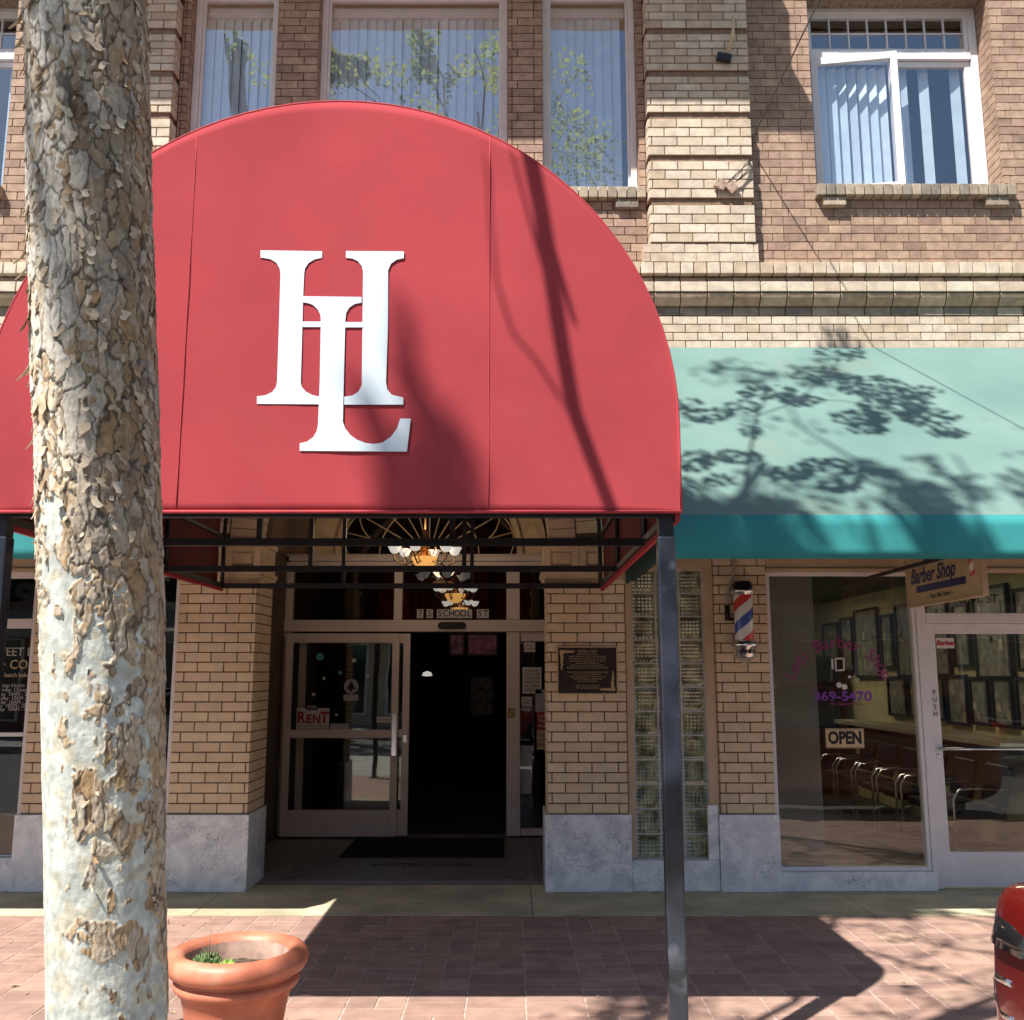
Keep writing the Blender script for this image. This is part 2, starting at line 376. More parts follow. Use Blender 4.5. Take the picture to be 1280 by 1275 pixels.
# --- rusticated pilasters
YP = W-.12
tops = [42, 95, 148, 201, 256]; bots = [35, 88, 140.5, 194, 247.5, 303]
zb_ = [zv(v, YP) for v in bots]; zt_ = [zv(v, YP) for v in tops]
blocks = [(zb_[i], zt_[i-1]) for i in range(5, 0, -1)] + [(zb_[0], zb_[0]+.325)]
zz = zb_[0]+.325
while zz < ZT-.4: blocks.append((zz+.055, zz+.38)); zz += .38
for x0, x1 in (pilR, pilL):
    g = MB(); core = MB()
    core.box(x0+.025, x1-.025, YP+.022, W+.02, Z_UP, ZT)
    for z0, z1 in blocks:
        courses(g, x0, x1, z0, z1, YP, depth=.03, L=.225)
        n = 4; h = (z1-z0)/n
        for k in range(n):
            for face, xx in ((-1, x0), (1, x1)):
                a, b = z0+k*h+.004, z0+(k+1)*h-.004
                if face < 0: g.box(xx+.001, xx+.05, YP+.032, W+.03, a, b)
                else: g.box(xx-.05, xx-.001, YP+.032, W+.03, a, b)
        core.box(x0+.006, x1-.006, YP+.008, W+.025, z0+.003, z1-.003)
    g.build('pilaster', M['brick_tan'], B, bevel=.004, seg=1)
    core.build('pilaster_core', M['core'], B)
    g = MB(); courses(g, x0-.06, x1+.02, Z_UP+.002, zb_[5]-.004, YP+.010, depth=.03, L=.2)
    g.box(x0-.055, x1+.015, YP+.018, W+.028, Z_UP+.004, zb_[5]-.014)
    g.build('pilaster_foot', M['brick_tan'], B)
# projecting slab added unseen high above the bay to shade the upper wall
sb = MB(); sb.box(-4.12, 1.82, W-1.13, W+.2, 8.60, 8.78); sb.box(-4.0, 1.7, W-1.02, W+.1, 8.78, 9.6)
sb.build('shadow_slab', M['terracotta_trim'], B, bevel=.02)

# --- string courses
def band(name, m, v0, v1, pr, L=.23, grey=False, top_pr=None, ndiv=1):
    z1, z0 = zv(v0, W-.07), zv(v1, W-.07); g = MB(); rnd = random.Random(v0)
    x = -10.5
    while x < 8.5:
        q = x+L; z00 = z0+.002; dy = rnd.uniform(-.002, .002)
        a, b = x+.004, q-.004
        yt = W-(pr if top_pr is None else top_pr)+dy; yb = W-pr+dy
        if top_pr is None: g.box(a, b, yb, W+.02, z0+.003, z1-.003)
        else:
            K = 5; prof = []
            for i in range(K+1):
                t = i/K; prof.append((yb+(yt-yb)*math.sin(t*math.pi/2), z0+.003+(z1-z0-.006)*(1-math.cos(t*math.pi/2)) if False else z0+.003+(z1-z0-.006)*t))
            vs = [(a, y, z) for y, z in prof]+[(b, y, z) for y, z in prof]
            vs += [(a, W+.02, prof[0][1]), (b, W+.02, prof[0][1]), (a, W+.02, prof[-1][1]), (b, W+.02, prof[-1][1])]
            n = K+1; fs = [(i, i+n, i+n+1, i+1) for i in range(K)]
            fs += [(0, 2*n, 2*n+1, n), (K, n+K, 2*n+3, 2*n+2)]
            g.add(vs, fs)
        x = q
    return g.build(name, M[m], B, bevel=.004, seg=1)
band('string_course', 'brick_tan', 330, 344.5, .115, L=.115)
band('string_course', 'brick_grey', 345.5, 353, .055)  # dark brick: shade under the course above put into its colour
band('string_course', 'brick_tan', 353, 366, .10)
band('cove_course', 'brick_cove', 366.5, 380, .03, top_pr=.085)
band('string_course', 'brick_grey', 380, 391, .005)  # row below the cove, its shade painted by the darker brick
g = MB(); courses(g, -10.5, 8.5, Z_STR-.02, zv(391, W-.07)-.003, W, L=.215)
g.build('frieze_brick', M['brick_tan'], B)
MB().box(-10.5, 8.5, W+.012, W+.25, 4.2, Z_UP+.0).build('mortar_bed', M['mortar'], B)

# --- sills
def sill(x0, x1, z, y, proj=.09, brackets=True):
    g = MB(); n = round((x1-x0)/.083); wd = (x1-x0)/n
    for i in range(n): g.box(x0+i*wd+.004, x0+(i+1)*wd-.004, y-proj, y+.2, z-.105, z)
    for xx in (x0+.06, x1-.27):
        if brackets: g.box(xx, xx+.2, y-proj*.72, y+.02, z-.19, z-.109)
    return g.build('sill', M['brick_grey'], B, bevel=.006, seg=2)
sill(wR[0]-.03, wR[1]+.07, wR[2]+.0, W); sill(wL[0]-.07, wL[1]+.03, wR[2], W)
sill(.25, 1.19, zb, YB, .07); sill(-2.99, -2.13, zb, YB, .07); sill(-1.81, 0.0, zb, YB, .07)

# --- windows
def rect_frame(mb, x0, x1, z0, z1, y0, y1, t, tb=None):
    tb = tb or t
    mb.box(x0, x0+t, y0, y1, z0, z1); mb.box(x1-t, x1, y0, y1, z0, z1)
    mb.box(x0+t, x1-t, y0, y1, z1-tb, z1); mb.box(x0+t, x1-t, y0, y1, z0, z0+tb)
def blinds(x0, x1, z0, z1, y, ang, pitch, wd, parent, skip=()):
    g = MB(); n = int((x1-x0)/pitch); rnd = random.Random(int(x0*100))
    for i in range(n+1):
        if i in skip: continue
        x = x0+i*pitch+rnd.uniform(-.004, .004); Mx = Matrix.Rotation(R(ang+rnd.uniform(-5, 5)), 3, 'Z')
        g.obox((x, y, (z0+z1)/2), (wd, .002, z1-z0), Mx)
    return g.build('blind', M['blind'], parent)
def part_empty(name, loc, parent, label=None):
    o = bpy.data.objects.new(name, None); o.empty_display_size = .1; col.objects.link(o)
    o.parent = parent; o.location = Vector(loc)-WL(parent)
    if label: o['label'] = label
    return o
def room(x0, x1, y0, y1, z0, z1, m, parent, name='room', front=True):
    g = MB(); g.box(x0, x1, y0, y1, z0, z1, skip='f')
    return g.build(name, m, parent)
YG = YB+.14
for i, (a, b) in enumerate(cw):
    wn = part_empty('window', ((a+b)/2, YG, zb), B)
    f = MB(); rect_frame(f, a+.002, b-.002, zb+.002, zcb-.002, YG-.02, YG+.08, .055, .075); rect_frame(f, a+.058, b-.058, zb+.08, zcb-.08, YG+.012, YG+.06, .022, .03)
    if i == 1: pass
    f.build('frame', M['frame'], wn, bevel=.004)
    MB().box(a+.07, b-.07, YG+.03, YG+.036, zb+.1, zcb-.1).build('pane', M['glass_up'], wn)
    MB().box(a+.08, b-.08, YG+.1, YG+.16, zcb-.22, zcb-.12).build('headrail', M['white_frame'], wn)
    blinds(a+.1, b-.08, zb+.05, zcb-.13, YG+.13, -16, .085, .089, wn, skip=((8,) if i == 2 else ()))
YG = W+.27
for sgn, (a, b, z0, z1) in ((1, wR), (-1, wL)):
    wn = part_empty('window', ((a+b)/2, YG, z0), B)
    f = MB(); rect_frame(f, a+.002, b-.002, z0+.002, z1-.002, YG-.02, YG+.08, .07, .05)
    ztr = z0+1.47
    f.box(a+.073, b-.073, YG-.03, YG+.06, ztr-.045, ztr+.045)
    f.build('frame', M['white_frame'], wn, bevel=.004)
    # small-paned transom
    t = MB(); rect_frame(t, a+.075, b-.075, ztr+.047, z1-.055, YG, YG+.05, .035)
    n = 8
    for k in range(1, n): t.box(a+.11+(b-a-.22)*k/n-.006, a+.11+(b-a-.22)*k/n+.006, YG+.01, YG+.04, ztr+.083, z1-.091)
    zm = (ztr+z1)/2; 
    for k in range(n): t.box(a+.117+(b-a-.22)*k/n, a+.103+(b-a-.22)*(k+1)/n, YG+.012, YG+.038, zm-.006, zm+.006)
    t.build('transom_grid', M['white_frame'], wn)
    MB().box(a+.11, b-.11, YG+.022, YG+.027, ztr+.082, z1-.09).build('pane', M['glass_up'], wn)
    # fixed right sash, swung left sash
    xm = (a+b)/2
    f = MB(); rect_frame(f, xm+.0, b-.075, z0+.056, ztr-.05, YG+.005, YG+.05, .05); f.build('sash', M['white_frame'], wn, bevel=.003)
    MB().box(xm+.05, b-.125, YG+.022, YG+.027, z0+.1, ztr-.1).build('pane', M['glass_up'], wn)
    f = MB(); wd = xm-a-.06
    def sw(dx, dy, dz, sx, sy, sz, mb):
        Mz = Matrix.Rotation(R(-9), 3, 'Z'); hinge = Vector((a+.08, YG-.025, z0+.056))
        mb.obox(hinge+Mz@Vector((dx, dy, dz)), (sx, sy, sz), Mz)
    H = ztr-.05-z0-.056
    sw(.03, 0, H/2, .06, .045, H, f); sw(wd-.03, 0, H/2, .06, .045, H, f)
    sw(wd/2, 0, .035, wd-.12, .045, .07, f); sw(wd/2, 0, H-.035, wd-.12, .045, .07, f)
    f.build('sash', M['white_frame'], wn, bevel=.003)
    f = MB(); sw(wd/2, 0, H/2, wd-.1, .005, H-.12, f); f.build('pane', M['glass_up'], wn)
    blinds(a+.12, xm-.02, z0+.07, ztr-.06, YG+.10, -38, .095, .088, wn)
    blinds(xm+.05, b-.12, z0+.07, ztr-.06, YG+.10, -24, .10, .088, wn, skip=(0, 2, 4, 5))
    room(a-.3, b+.3, YG+.09, YG+3.5, z0-.9, z1+.3, M['dark_room'], B)
room(cb[0]-.02, cb[1]+.02, YB+.25, YB+3.5, zb-.9, zc1+.3, M['dark_room'], B)

# ------------------------------------------------------------------ ground floor of the facade
ZM = .591                     # top of the marble bases
ZCAP0, ZCAP1 = zv(730, W), zv(682, W)
ZH = 2.54                     # head of the shopfronts
def pier(x0, x1, depth, zt=None, cap=False, cut_in=None):
    zt = zt or ZCAP0
    g = MB(); courses(g, x0, x1, ZM+.004, zt, W, L=.215)
    side_courses(g, x1, W+.033, W+depth, ZM+.004, zt, 1); side_courses(g, x0, W+.033, W+depth, ZM+.004, zt, -1)
    g.build('pier', M['brick_pier'], B, bevel=.003, seg=1)
    MB().box(x0+.008, x1-.008, W+.008, W+depth-.002, ZM, zt).build('mortar_bed', M['mortar'], B)
    MB().box(x0-.022, x1+.018, W-.03, W+depth+.01, 0.005, ZM).build('marble_base', M['marble'], B, bevel=.005)
PR = (.285, .935); PL = (2*XC-.935, 2*XC-.285)
pier(*PR, .53); pier(*PL, .53)
P2R = (1.675, 2.115); P2L = (2*XC-2.115, 2*XC-1.675)
pier(*P2R, .18, 2.75); pier(*P2L, .18, 2.75)
# capitals with recessed panels
for (x0, x1), s in ((PR, 1), (PL, -1)):
    g = MB(); n = 0; zc = ZCAP0
    for i, (hh, pr) in enumerate(((.045, .015), (.03, .03), (.035, .045))):
        g.box(x0-pr if s > 0 else x0+.0, x1+(pr if s < 0 else 0), W-pr, W+.50, zc+.001, zc+hh); zc += hh
    x0b, x1b = (x0-.02, x1-.08) if s > 0 else (x0+.08, x1+.02)
    zc0, zc1_ = zc+.002, ZCAP1
    g.box(x0b, x1b, W+.005, W+.50, zc0, zc1_)
    xm = (x0b+x1b)/2
    for a, b in ((x0b, xm), (xm, x1b)):            # raised frame round each panel
        rect_frame(g, a+.002, b-.002, zc0+.002, zc1_-.002, W-.022, W+.004, .055, .04)
        g.box(a+.075, b-.075, W-.008, W+.004, zc0+.06, zc1_-.06)
    g.box(x0b-.02, x1b+.02, W-.035, W+.50, zc1_+.001, zc1_+.05)
    g.build('capital', M['terracotta_trim'], B, bevel=.004)
    # narrow brick strip beside the capital
    e0, e1 = (x1-.078, x1) if s > 0 else (x0, x0+.078)
    g = MB(); courses(g, e0, e1, ZCAP0+.11, ZCAP1+.05, W, L=.2); g.box(e0+.004, e1-.004, W+.008, W+.4, ZCAP0+.11, ZCAP1+.05)
    g.build('pier', M['brick_pier'], B)
# arched wall over the entrance: radial bricks and courses cut to the arch
ZS = ZCAP1+.052; RA = 1.22
g = MB()
n = 46
for ring, (r0, r1) in enumerate(((RA, RA+.23), (RA+.235, RA+.46))):
    for k in range(n):
        a0 = math.pi*k/n+.0025; a1 = math.pi*(k+1)/n-.0025
        if ring: a0 += math.pi/n/2; a1 += math.pi/n/2
        if a1 > math.pi: continue
        pts = [(XC+r*math.cos(a), ZS+r*math.sin(a)) for r, a in ((r0+.004, a0), (r1-.004, a0), (r1-.004, a1), (r0+.004, a1))]
        g.prism([pts[0], pts[1], pts[2], pts[3]], W, W+.3)
g.build('arch_voussoirs', M['brick_pier'], B)
def hole(z):
    q = (RA+.465)**2-(z-ZS)**2
    return (XC-math.sqrt(q), XC+math.sqrt(q)) if q > 0 else None
g = MB(); courses(g, -2.95, 1.12, ZS, Z_STR-.022, W, hole_fn=hole); g.build('spandrel_brick', M['brick_pier'], B)
def arch_panel(mb, x0, x1, z0, z1, R0, y0, y1, n=40):
    """wall panel from x0..x1, z0..z1 minus a half disc of radius R0 about (XC,z0)"""
    pts = [(XC+R0*math.cos(math.pi*k/n), z0+R0*math.sin(math.pi*k/n)) for k in range(n+1)]
    for (xa, za), (xb, zb2) in zip(pts, pts[1:]):
        mb.prism([(xb, zb2), (xa, za), (xa, z1), (xb, z1)], y0, y1)
    if x1 > XC+R0: mb.box(XC+R0, x1, y0, y1, z0, z1)
    if x0 < XC-R0: mb.box(x0, XC-R0, y0, y1, z0, z1)
g = MB(); arch_panel(g, -2.95, 1.12, ZS, Z_STR, RA+.01, W+.012, W+.5); g.build('mortar_bed', M['mortar'], B)
# vestibule: side walls, barrel ceiling, end wall with fanlight
YD = 10.8
XW0, XW1 = XC-1.56, XC+1.56
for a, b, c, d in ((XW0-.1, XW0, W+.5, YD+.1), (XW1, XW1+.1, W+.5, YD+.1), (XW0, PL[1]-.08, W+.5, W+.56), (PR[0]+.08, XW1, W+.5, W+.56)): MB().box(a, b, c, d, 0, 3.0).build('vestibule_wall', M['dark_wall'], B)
g = MB()
n = 28
for k in range(n):
    a0, a1 = math.pi*k/n, math.pi*(k+1)/n
    p = [(XC+1.56*math.cos(a), 3.0+1.35*math.sin(a)) for a in (a0, a1)]
    q = [(XC+1.66*math.cos(a), 3.0+1.45*math.sin(a)) for a in (a0, a1)]
    g.prism([p[1], p[0], q[0], q[1]], W+.5, YD+.1)
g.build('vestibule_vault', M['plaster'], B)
ZF = zv(693, YD)
g = MB(); arch_panel(g, XW0, XW1, ZF, 4.6, 1.28, YD, YD+.1); g.build('vestibule_end_wall', M['plaster'], B)
fl = part_empty('fanlight', (XC, YD, ZF), B)
g = MB(); RF = .97
for r0, r1, y in ((RF, RF+.06, YD-.06), (RF+.062, RF+.25, YD-.02), (RF+.252, RF+.33, YD-.07)):
    n = 48
    for k in range(n):
        a0, a1 = math.pi*k/n, math.pi*(k+1)/n
        pts = [(XC+r*math.cos(a), ZF+r*math.sin(a)) for r, a in ((r0, a0), (r1, a0), (r1, a1), (r0, a1))]
        g.prism(pts, y, YD+.06)
g.build('frame', M['terracotta_trim'], fl)
g = MB(); n = 48; pts = [(XC+(RF+.01)*math.cos(math.pi*k/n), ZF+(RF+.01)*math.sin(math.pi*k/n)) for k in range(n+1)]
g.prism(pts, YD+.03, YD+.036); g.build('pane', M['glass_dn'], fl)
g = MB()
def arcpts(cx, cz, r, a0, a1, k=14): return [(cx+r*math.cos(a0+(a1-a0)*i/k), YD+.012, cz+r*math.sin(a0+(a1-a0)*i/k)) for i in range(k+1)]
for a in range(15, 180, 15):
    g.tube([(XC+.16*math.cos(R(a)), YD+.012, ZF+.16*math.sin(R(a))), (XC+RF*math.cos(R(a)), YD+.012, ZF+RF*math.sin(R(a)))], .008, 5)
for a in range(15, 180, 30):
    cx, cz = XC+.62*math.cos(R(a)), ZF+.62*math.sin(R(a))
    g.tube([p for p in arcpts(cx, cz, .34, R(a-100), R(a+100)) if p[2] > ZF], .008, 5)
g.tube(arcpts(XC, ZF, .16, 0, math.pi), .012, 5); g.tube(arcpts(XC, ZF, .55, 0, math.pi, 24), .008, 5)
g.build('muntin', M['terracotta_trim'], fl)

# --- entrance screen (door wall)
def xd(px, v=900): return at(px, v, YD).x
dr = part_empty('entrance_screen', (XC, YD, 0), B)
zt0, zt1 = zv(775, YD), zv(790, YD)
z_tr1 = zv(706, YD)
xa, xb = XW0, XW1
f = MB()
f.box(xa, xb, YD-.05, YD+.1, z_tr1+.09, ZF-.001)                 # header
f.box(xa+.03, xb-.03, YD-.08, YD+.1, z_tr1+.035, z_tr1+.088)
f.box(xa+.0, xb-.0, YD-.03, YD+.1, z_tr1-.045, z_tr1+.033)
f.box(xa, xb, YD-.07, YD+.1, zt1+.002, zt0-.002)                # transom bar with the door operator
f.box(xa, xa+.07, YD-.05, YD+.1, 0.02, zt1); f.box(xa, xa+.07, YD-.04, YD+.1, zt0, z_tr1-.047)
x1_, x2_ = xd(493, 745), xd(503, 745); f.box(x1_, x2_, YD-.04, YD+.08, zt0, z_tr1-.047)
f.box(-.06, .085, YD-.05, YD+.1, .02, zt1); f.box(-.06, .085, YD-.045, YD+.1, zt0, z_tr1-.047)
f.box(xb-.06, xb, YD-.05, YD+.1, .02, zt1)
f.box(.087, xb-.062, YD-.02, YD+.06, .02, .09); f.box(.087, xb-.062, YD-.02, YD+.06, zt1-.10, zt1-.002)
f.build('frame', M['alu'], dr, bevel=.006)
MB().box(xa+.07, x1_, YD+.02, YD+.026, zt0, z_tr1-.047).build('pane', M['glass_dn'], dr)
MB().box(x2_, -.06, YD+.02, YD+.026, zt0, z_tr1-.047).build('pane', M['glass_dn'], dr)
MB().box(.085, xb-.06, YD+.02, YD+.026, zt0, z_tr1-.047).build('pane', M['glass_dn'], dr)
MB().box(.085, xb-.06, YD+.01, YD+.016, .09, zt1-.10).build('pane', M['glass_dn'], dr)
MB().box(-.05, .03, YD-.062, YD-.052, 1.24, 1.34).build('switch_plate', M['brass'], dr, bevel=.004)
g = MB(); pts = []
for k in range(24):
    a = 2*math.pi*k/24; pts.append((-.65+.115*(1 if math.cos(a) > 0 else -1)+.038*math.cos(a), (zt0+zt1)/2+.038*math.sin(a)))
g.prism(pts, YD-.10, YD-.071); g.build('door_sensor', M['black'], dr, bevel=.006)
# sliding leaf (closed) and the parked leaf stile behind it
def leaf(x0, x1, y, name, label=None):
    d = part_empty(name, ((x0+x1)/2, y, 0), B, label)
    f = MB(); z1 = zt1-.02
    f.box(x0, x0+.075, y, y+.045, .025, z1); f.box(x1-.075, x1, y, y+.045, .025, z1)
    f.box(x0+.075, x1-.075, y, y+.045, z1-.1, z1); f.box(x0+.075, x1-.075, y, y+.045, .025, .29); f.box(x0+.075, x1-.075, y, y+.045, 1.03, 1.115)
    f.build('frame', M['alu'], d, bevel=.004)
    MB().box(x0+.075, x1-.075, y+.02, y+.026, 1.115, z1-.1).build('pane', M['glass_dn'], d)
    MB().box(x0+.075, x1-.075, y+.02, y+.026, .29, 1.03).build('pane', M['glass_dn'], d)
    return d
lf = leaf(xd(357, 900), xd(499, 900), YD-.12, 'sliding_door', 'front sliding door leaf with stickers')
MB().box(xd(492,900), xd(497,900), YD-.13, YD-.121, .85, 1.28).build('push_plate', M['chrome'], lf)
lf2 = leaf(-2.30, -1.10, YD-.055, 'sliding_door', 'rear sliding door leaf')
MB().box(-1.16, -1.125, YD-.065, YD-.056, .98, 1.06).build('lock', M['chrome'], lf2)
# lobby behind
g = MB(); g.box(-3.6, 2.2, YD+.12, 19, -.02, 3.9, skip='f'); g.build('lobby', M['dark_room'], B)

# --- glass block panel, right (and shop glass, left) of the entrance piers
x0, x1 = 1.0, 1.585
gb = part_empty('glass_block_window', ((x0+x1)/2, W, .24), B)
f = MB(); zb0 = zv(1075, W)
f.box(PR[1]+.003, x0-.004, W+.03, W+.16, zb0+.002, 2.66); f.box(x1+.006, P2R[0]-.003, W+.03, W+.16, zb0+.002, 2.66)
f.box(x0-.004, x1+.006, W+.03, W+.16, zv(712, W), 2.66)
f.build('frame', M['beige'], gb, bevel=.006)
nr = 12; rh = (zv(712, W)-zb0)/nr; cwid = (x1-x0)/3
f = MB(); bl = MB()
f.box(x0, x1, W+.075, W+.09, zb0, zv(712, W))
for i in range(4): f.box(x0+i*cwid-.006, x0+i*cwid+.006, W+.05, W+.074, zb0, zv(712, W))
for k in range(nr+1): 
    for i in range(3): f.box(x0+i*cwid+.007, x0+(i+1)*cwid-.007, W+.05, W+.074, zb0+k*rh-.006, zb0+k*rh+.006)
for k in range(nr):
    for i in range(3):
        a, b, c, d = x0+i*cwid+.008, x0+(i+1)*cwid-.008, zb0+k*rh+.008, zb0+(k+1)*rh-.008
        S = 12                              # pillowed, ribbed block face
        vs = []; fs = []
        for r_ in range(S+1):
            for q_ in range(S+1):
                u, v_ = q_/S, r_/S; e = min(u, 1-u, v_, 1-v_); yy = W+.058-.012*min(1, e*6) + (.005*(q_ % 2)) + (.0035*(r_ % 2) if k > 5 else .005*(r_ % 2))
                vs.append((a+(b-a)*u, yy, c+(d-c)*v_))
        for r_ in range(S):
            for q_ in range(S): fs.append((r_*(S+1)+q_, r_*(S+1)+q_+1, (r_+1)*(S+1)+q_+1, (r_+1)*(S+1)+q_))
        bl.add(vs, fs)
m_, nt_, p_ = nodes('ribbed_block_glass'); p_.inputs['Base Color'].default_value = (.10, .12, .07, 1); p_.inputs['Roughness'].default_value = .08; p_.inputs['Specular IOR Level'].default_value = 1.0; p_.inputs['Coat Weight'].default_value = .6
no_ = N(nt_, 'ShaderNodeTexNoise'); no_.inputs['Scale'].default_value = 9; no_.inputs['Detail'].default_value = 3
ra_ = N(nt_, 'ShaderNodeValToRGB'); ra_.color_ramp.elements[0].position = .35; ra_.color_ramp.elements[0].color = (.08, .09, .05, 1); ra_.color_ramp.elements[1].position = .65; ra_.color_ramp.elements[1].color = (.45, .45, .26, 1)
tc_ = N(nt_, 'ShaderNodeTexCoord'); nt_.links.new(tc_.outputs['Object'], no_.inputs['Vector']); nt_.links.new(no_.outputs['Fac'], ra_.inputs[0]); nt_.links.new(ra_.outputs[0], p_.inputs['Base Color'])
bl.build('glass_blocks', m_, gb); f.build('grout', mat('pale_grout', (.55, .54, .50), .8), gb)
g = MB(); g.box(PR[1]+.02, P2R[0]-.026, W-.012, W+.2, .006, zb0-.002); g.box(P2R[0]-.11, P2R[0]-.026, W-.008, W+.02, zb0, zb0+.42)
g.build('marble_base', M['marble'], B, bevel=.004)
# left narrow shop window beside the entrance pier
def shop_window(x0, x1, z0, z1, y, parent=B, name='shop_window', fr='white_frame', t=.035):
    wn = part_empty(name, ((x0+x1)/2, y, z0), parent)
    f = MB(); rect_frame(f, x0, x1, z0, z1, y, y+.08, t, t); f.build('frame', M[fr], wn, bevel=.004)
    MB().box(x0+t, x1-t, y+.03, y+.036, z0+t, z1-t).build('pane', M['glass_dn'], wn); return wn
shop_window(P2L[1]+.003, PL[0]-.003, .25, ZH, W+.05)
g = MB(); g.box(P2L[1]+.02, PL[0]-.025, W-.01, W+.2, .006, .248); g.build('marble_base', M['marble'], B, bevel=.004)
# beige fascia above all shopfronts, hidden mostly by the awnings
for a, b in ((P2R[1]+.003, 8.5), (-10.5, P2L[0]-.003)):
    g = MB(); g.box(a, b, W+.02, W+.12, ZH+.03, 4.2); g.box(a, b, W+.0, W+.12, ZH+.001, ZH+.028); g.build('fascia', M['beige'], B)
g = MB(); g.box(P2L[1], PL[0], W+.02, W+.12, ZH+.003, 4.2); g.box(PR[1]+.003, P2R[0], W+.165, W+.2, 2.5, 4.2); g.box(PR[1], P2R[1], W+.02, W+.12, 2.76, 4.2); g.box(P2L[0], P2L[1], W+.02, W+.12, 2.76, 4.2)
g.box(PR[1]-.3, PR[1]+.1, W+.25, W+.5, 2.5, 4.2); g.box(P2L[1]-.1, PL[0]+.1, W+.25, W+.4, 2.6, 4.2)
g.build('fascia', M['beige'], B)

# --- barber shop front
DX = at(1165, 1000, W+.05).x
bw = shop_window(P2R[1]+.004, DX-.04, zv(1090, W), ZH, W+.04, t=.03)
g = MB(); g.box(P2R[1]+.02, DX-.02, W-.012, W+.2, .006, zv(1090, W)-.002); g.build('marble_base', M['marble'], B, bevel=.004)
bd = part_empty('barber_door', (DX+.5, W+.05, 0), B, 'aluminium shop door with push bar')
f = MB(); YF = W+.04
f.box(DX-.035, DX+.045, YF, YF+.09, .012, ZH); f.box(DX+1.02, DX+1.10, YF, YF+.09, .012, ZH)
f.box(DX+.047, DX+1.018, YF, YF+.09, 2.115, 2.20)
f.build('door_frame', M['white_frame'], bd, bevel=.005)
f = MB(); YL = YF+.03; a, b = DX+.05, DX+1.015
f.box(a, a+.075, YL, YL+.045, .02, 2.11); f.box(b-.075, b, YL, YL+.045, .02, 2.11)
f.box(a+.075, b-.075, YL, YL+.045, 2.03, 2.11); f.box(a+.075, b-.075, YL, YL+.045, .02, .29)
f.build('leaf', M['white_frame'], bd, bevel=.004)
MB().box(a+.075, b-.075, YL+.02, YL+.026, .29, 2.03).build('pane', M['glass_dn'], bd)
MB().box(DX+.047, DX+1.018, YF+.03, YF+.036, 2.2, ZH).build('pane', M['glass_dn'], bd)
zh = zv(937, W); MB().tube([(a+.02, YL-.02, zh), (b-.02, YL-.02, zh)], .011, 8).build('push_bar', M['chrome'], bd)
g = MB(); g.lathe([(0, -.008), (.017, -.008), (.02, 0), (.02, .01)], (a+.035, YL, zv(946, W)), 16, Matrix.Rotation(R(-90), 3, 'X')); g.build('lock', M['chrome'], bd)
for i, ch in enumerate('PUSH'):
    text_obj(ch, .052, facing(a+.035, YL-.003, zv(866+i*9, W)), M['text_black'], 'push_letter', bd)
text_obj('SCHOOL ST.', .10, facing(at(1214, 748, W).x, YF+.027, zv(748, W)), M['text_black'], 'street_lettering', bd)
g = MB(); g.box(a+.09, a+.235, YL+.010, YL+.018, zv(810, W), zv(797, W)); g.build('sticker', M['white'], bd)
text_obj('Barber', .055, facing(a+.16, YL+.008, zv(803.5, W)), M['text_red'], 'sticker_text', bd, shear=.2, bold=.002)
xn = DX+1.105
shop_window(xn, 7.5, .30, ZH, W+.04); g = MB(); g.box(xn, 8.4, W-.012, W+.2, .006, .298); g.build('marble_base', M['marble'], B)
# lettering on the barber window
YT = W+.055
cx_, cz_ = at(1053, 878, W).x, zv(868, W)
arc = 'Lodi Barber Shop'
rad = .42
for i, ch in enumerate(arc):
    if ch == ' ': continue
    ang = R(158-(136)*i/(len(arc)-1))
    text_obj(ch, .135, facing(cx_+rad*math.cos(ang), YT, cz_+.0+rad*math.sin(ang), -(ang-math.pi/2) if True else 0), M['magenta'], 'window_letter', bw, bold=.001)
text_obj('369-5470', .105, facing(at(1056, 871, W).x, YT, zv(871, W)), M['purple'], 'phone_number', bw, bold=.003, xs=1.2)
text_obj('No Appointments', .036, facing(at(1060, 880, W).x, YT, zv(880, W)), M['magenta'], 'small_lettering', bw)
# small drawing: a white lantern and gloves on a black figure
g = MB(); c0 = at(1050, 830, W)
for (u, v, ww, hh) in ((-.045, 0, .016, .085), (-.018, -.01, .012, .10), (.05, .0, .012, .10), (.015, .045, .07, .014), (.015, -.05, .07, .014)): g.box(c0.x+u-ww/2, c0.x+u+ww/2, YT-.002, YT, c0.z+v-hh/2, c0.z+v+hh/2)
g.build('lantern_drawing', M['white'], bw); g = MB()
for u, v, r_ in ((.00, -.17, .022), (.045, -.185, .024), (.09, -.105, .013)): g.lathe([(0, 0), (r_, 0), (r_, .002), (0, .002)], (c0.x+u, YT-.001, c0.z+v), 14, Matrix.Rotation(R(90), 3, 'X'), False)
g.build('glove_drawing', M['white'], bw)

# interior of the barber shop
XR = 4.95
room(2.16, XR, W+.16, 17.5, -.01, 2.86, M['room_tan'], B, 'shop_room')
MB().box(2.18, XR-.02, W+.17, 17.4, -.008, .004).build('shop_floor', M['room_floor'], B)
MB().box(2.18, XR-.02, W+.25, 17.4, 2.80, 2.855).build('shop_ceiling', mat('ceiling', (.16, .15, .12), .9), B)
MB().box(2.17, 2.60, W+.35, W+.40, 0, 2.8).build('partition', M['curtain'], B)
for y in (10.2, 13.8):
    lt = empty('ceiling_light', (3.4, y, 2.78), '' , 'ceiling light', 'lit ceiling fixtures in the barber shop')
    lt['label'] = 'lit fluorescent ceiling fixture inside barber shop, ' + ('nearer the window' if y < 12 else 'farther from the window')
    MB().box(2.9, 3.9, y-.16, y+.16, 2.765, 2.798).build('housing', M['white_frame'], lt)
    MB().box(2.93, 3.87, y-.13, y+.13, 2.745, 2.764).build('diffuser', M['lamp_cool'], lt)
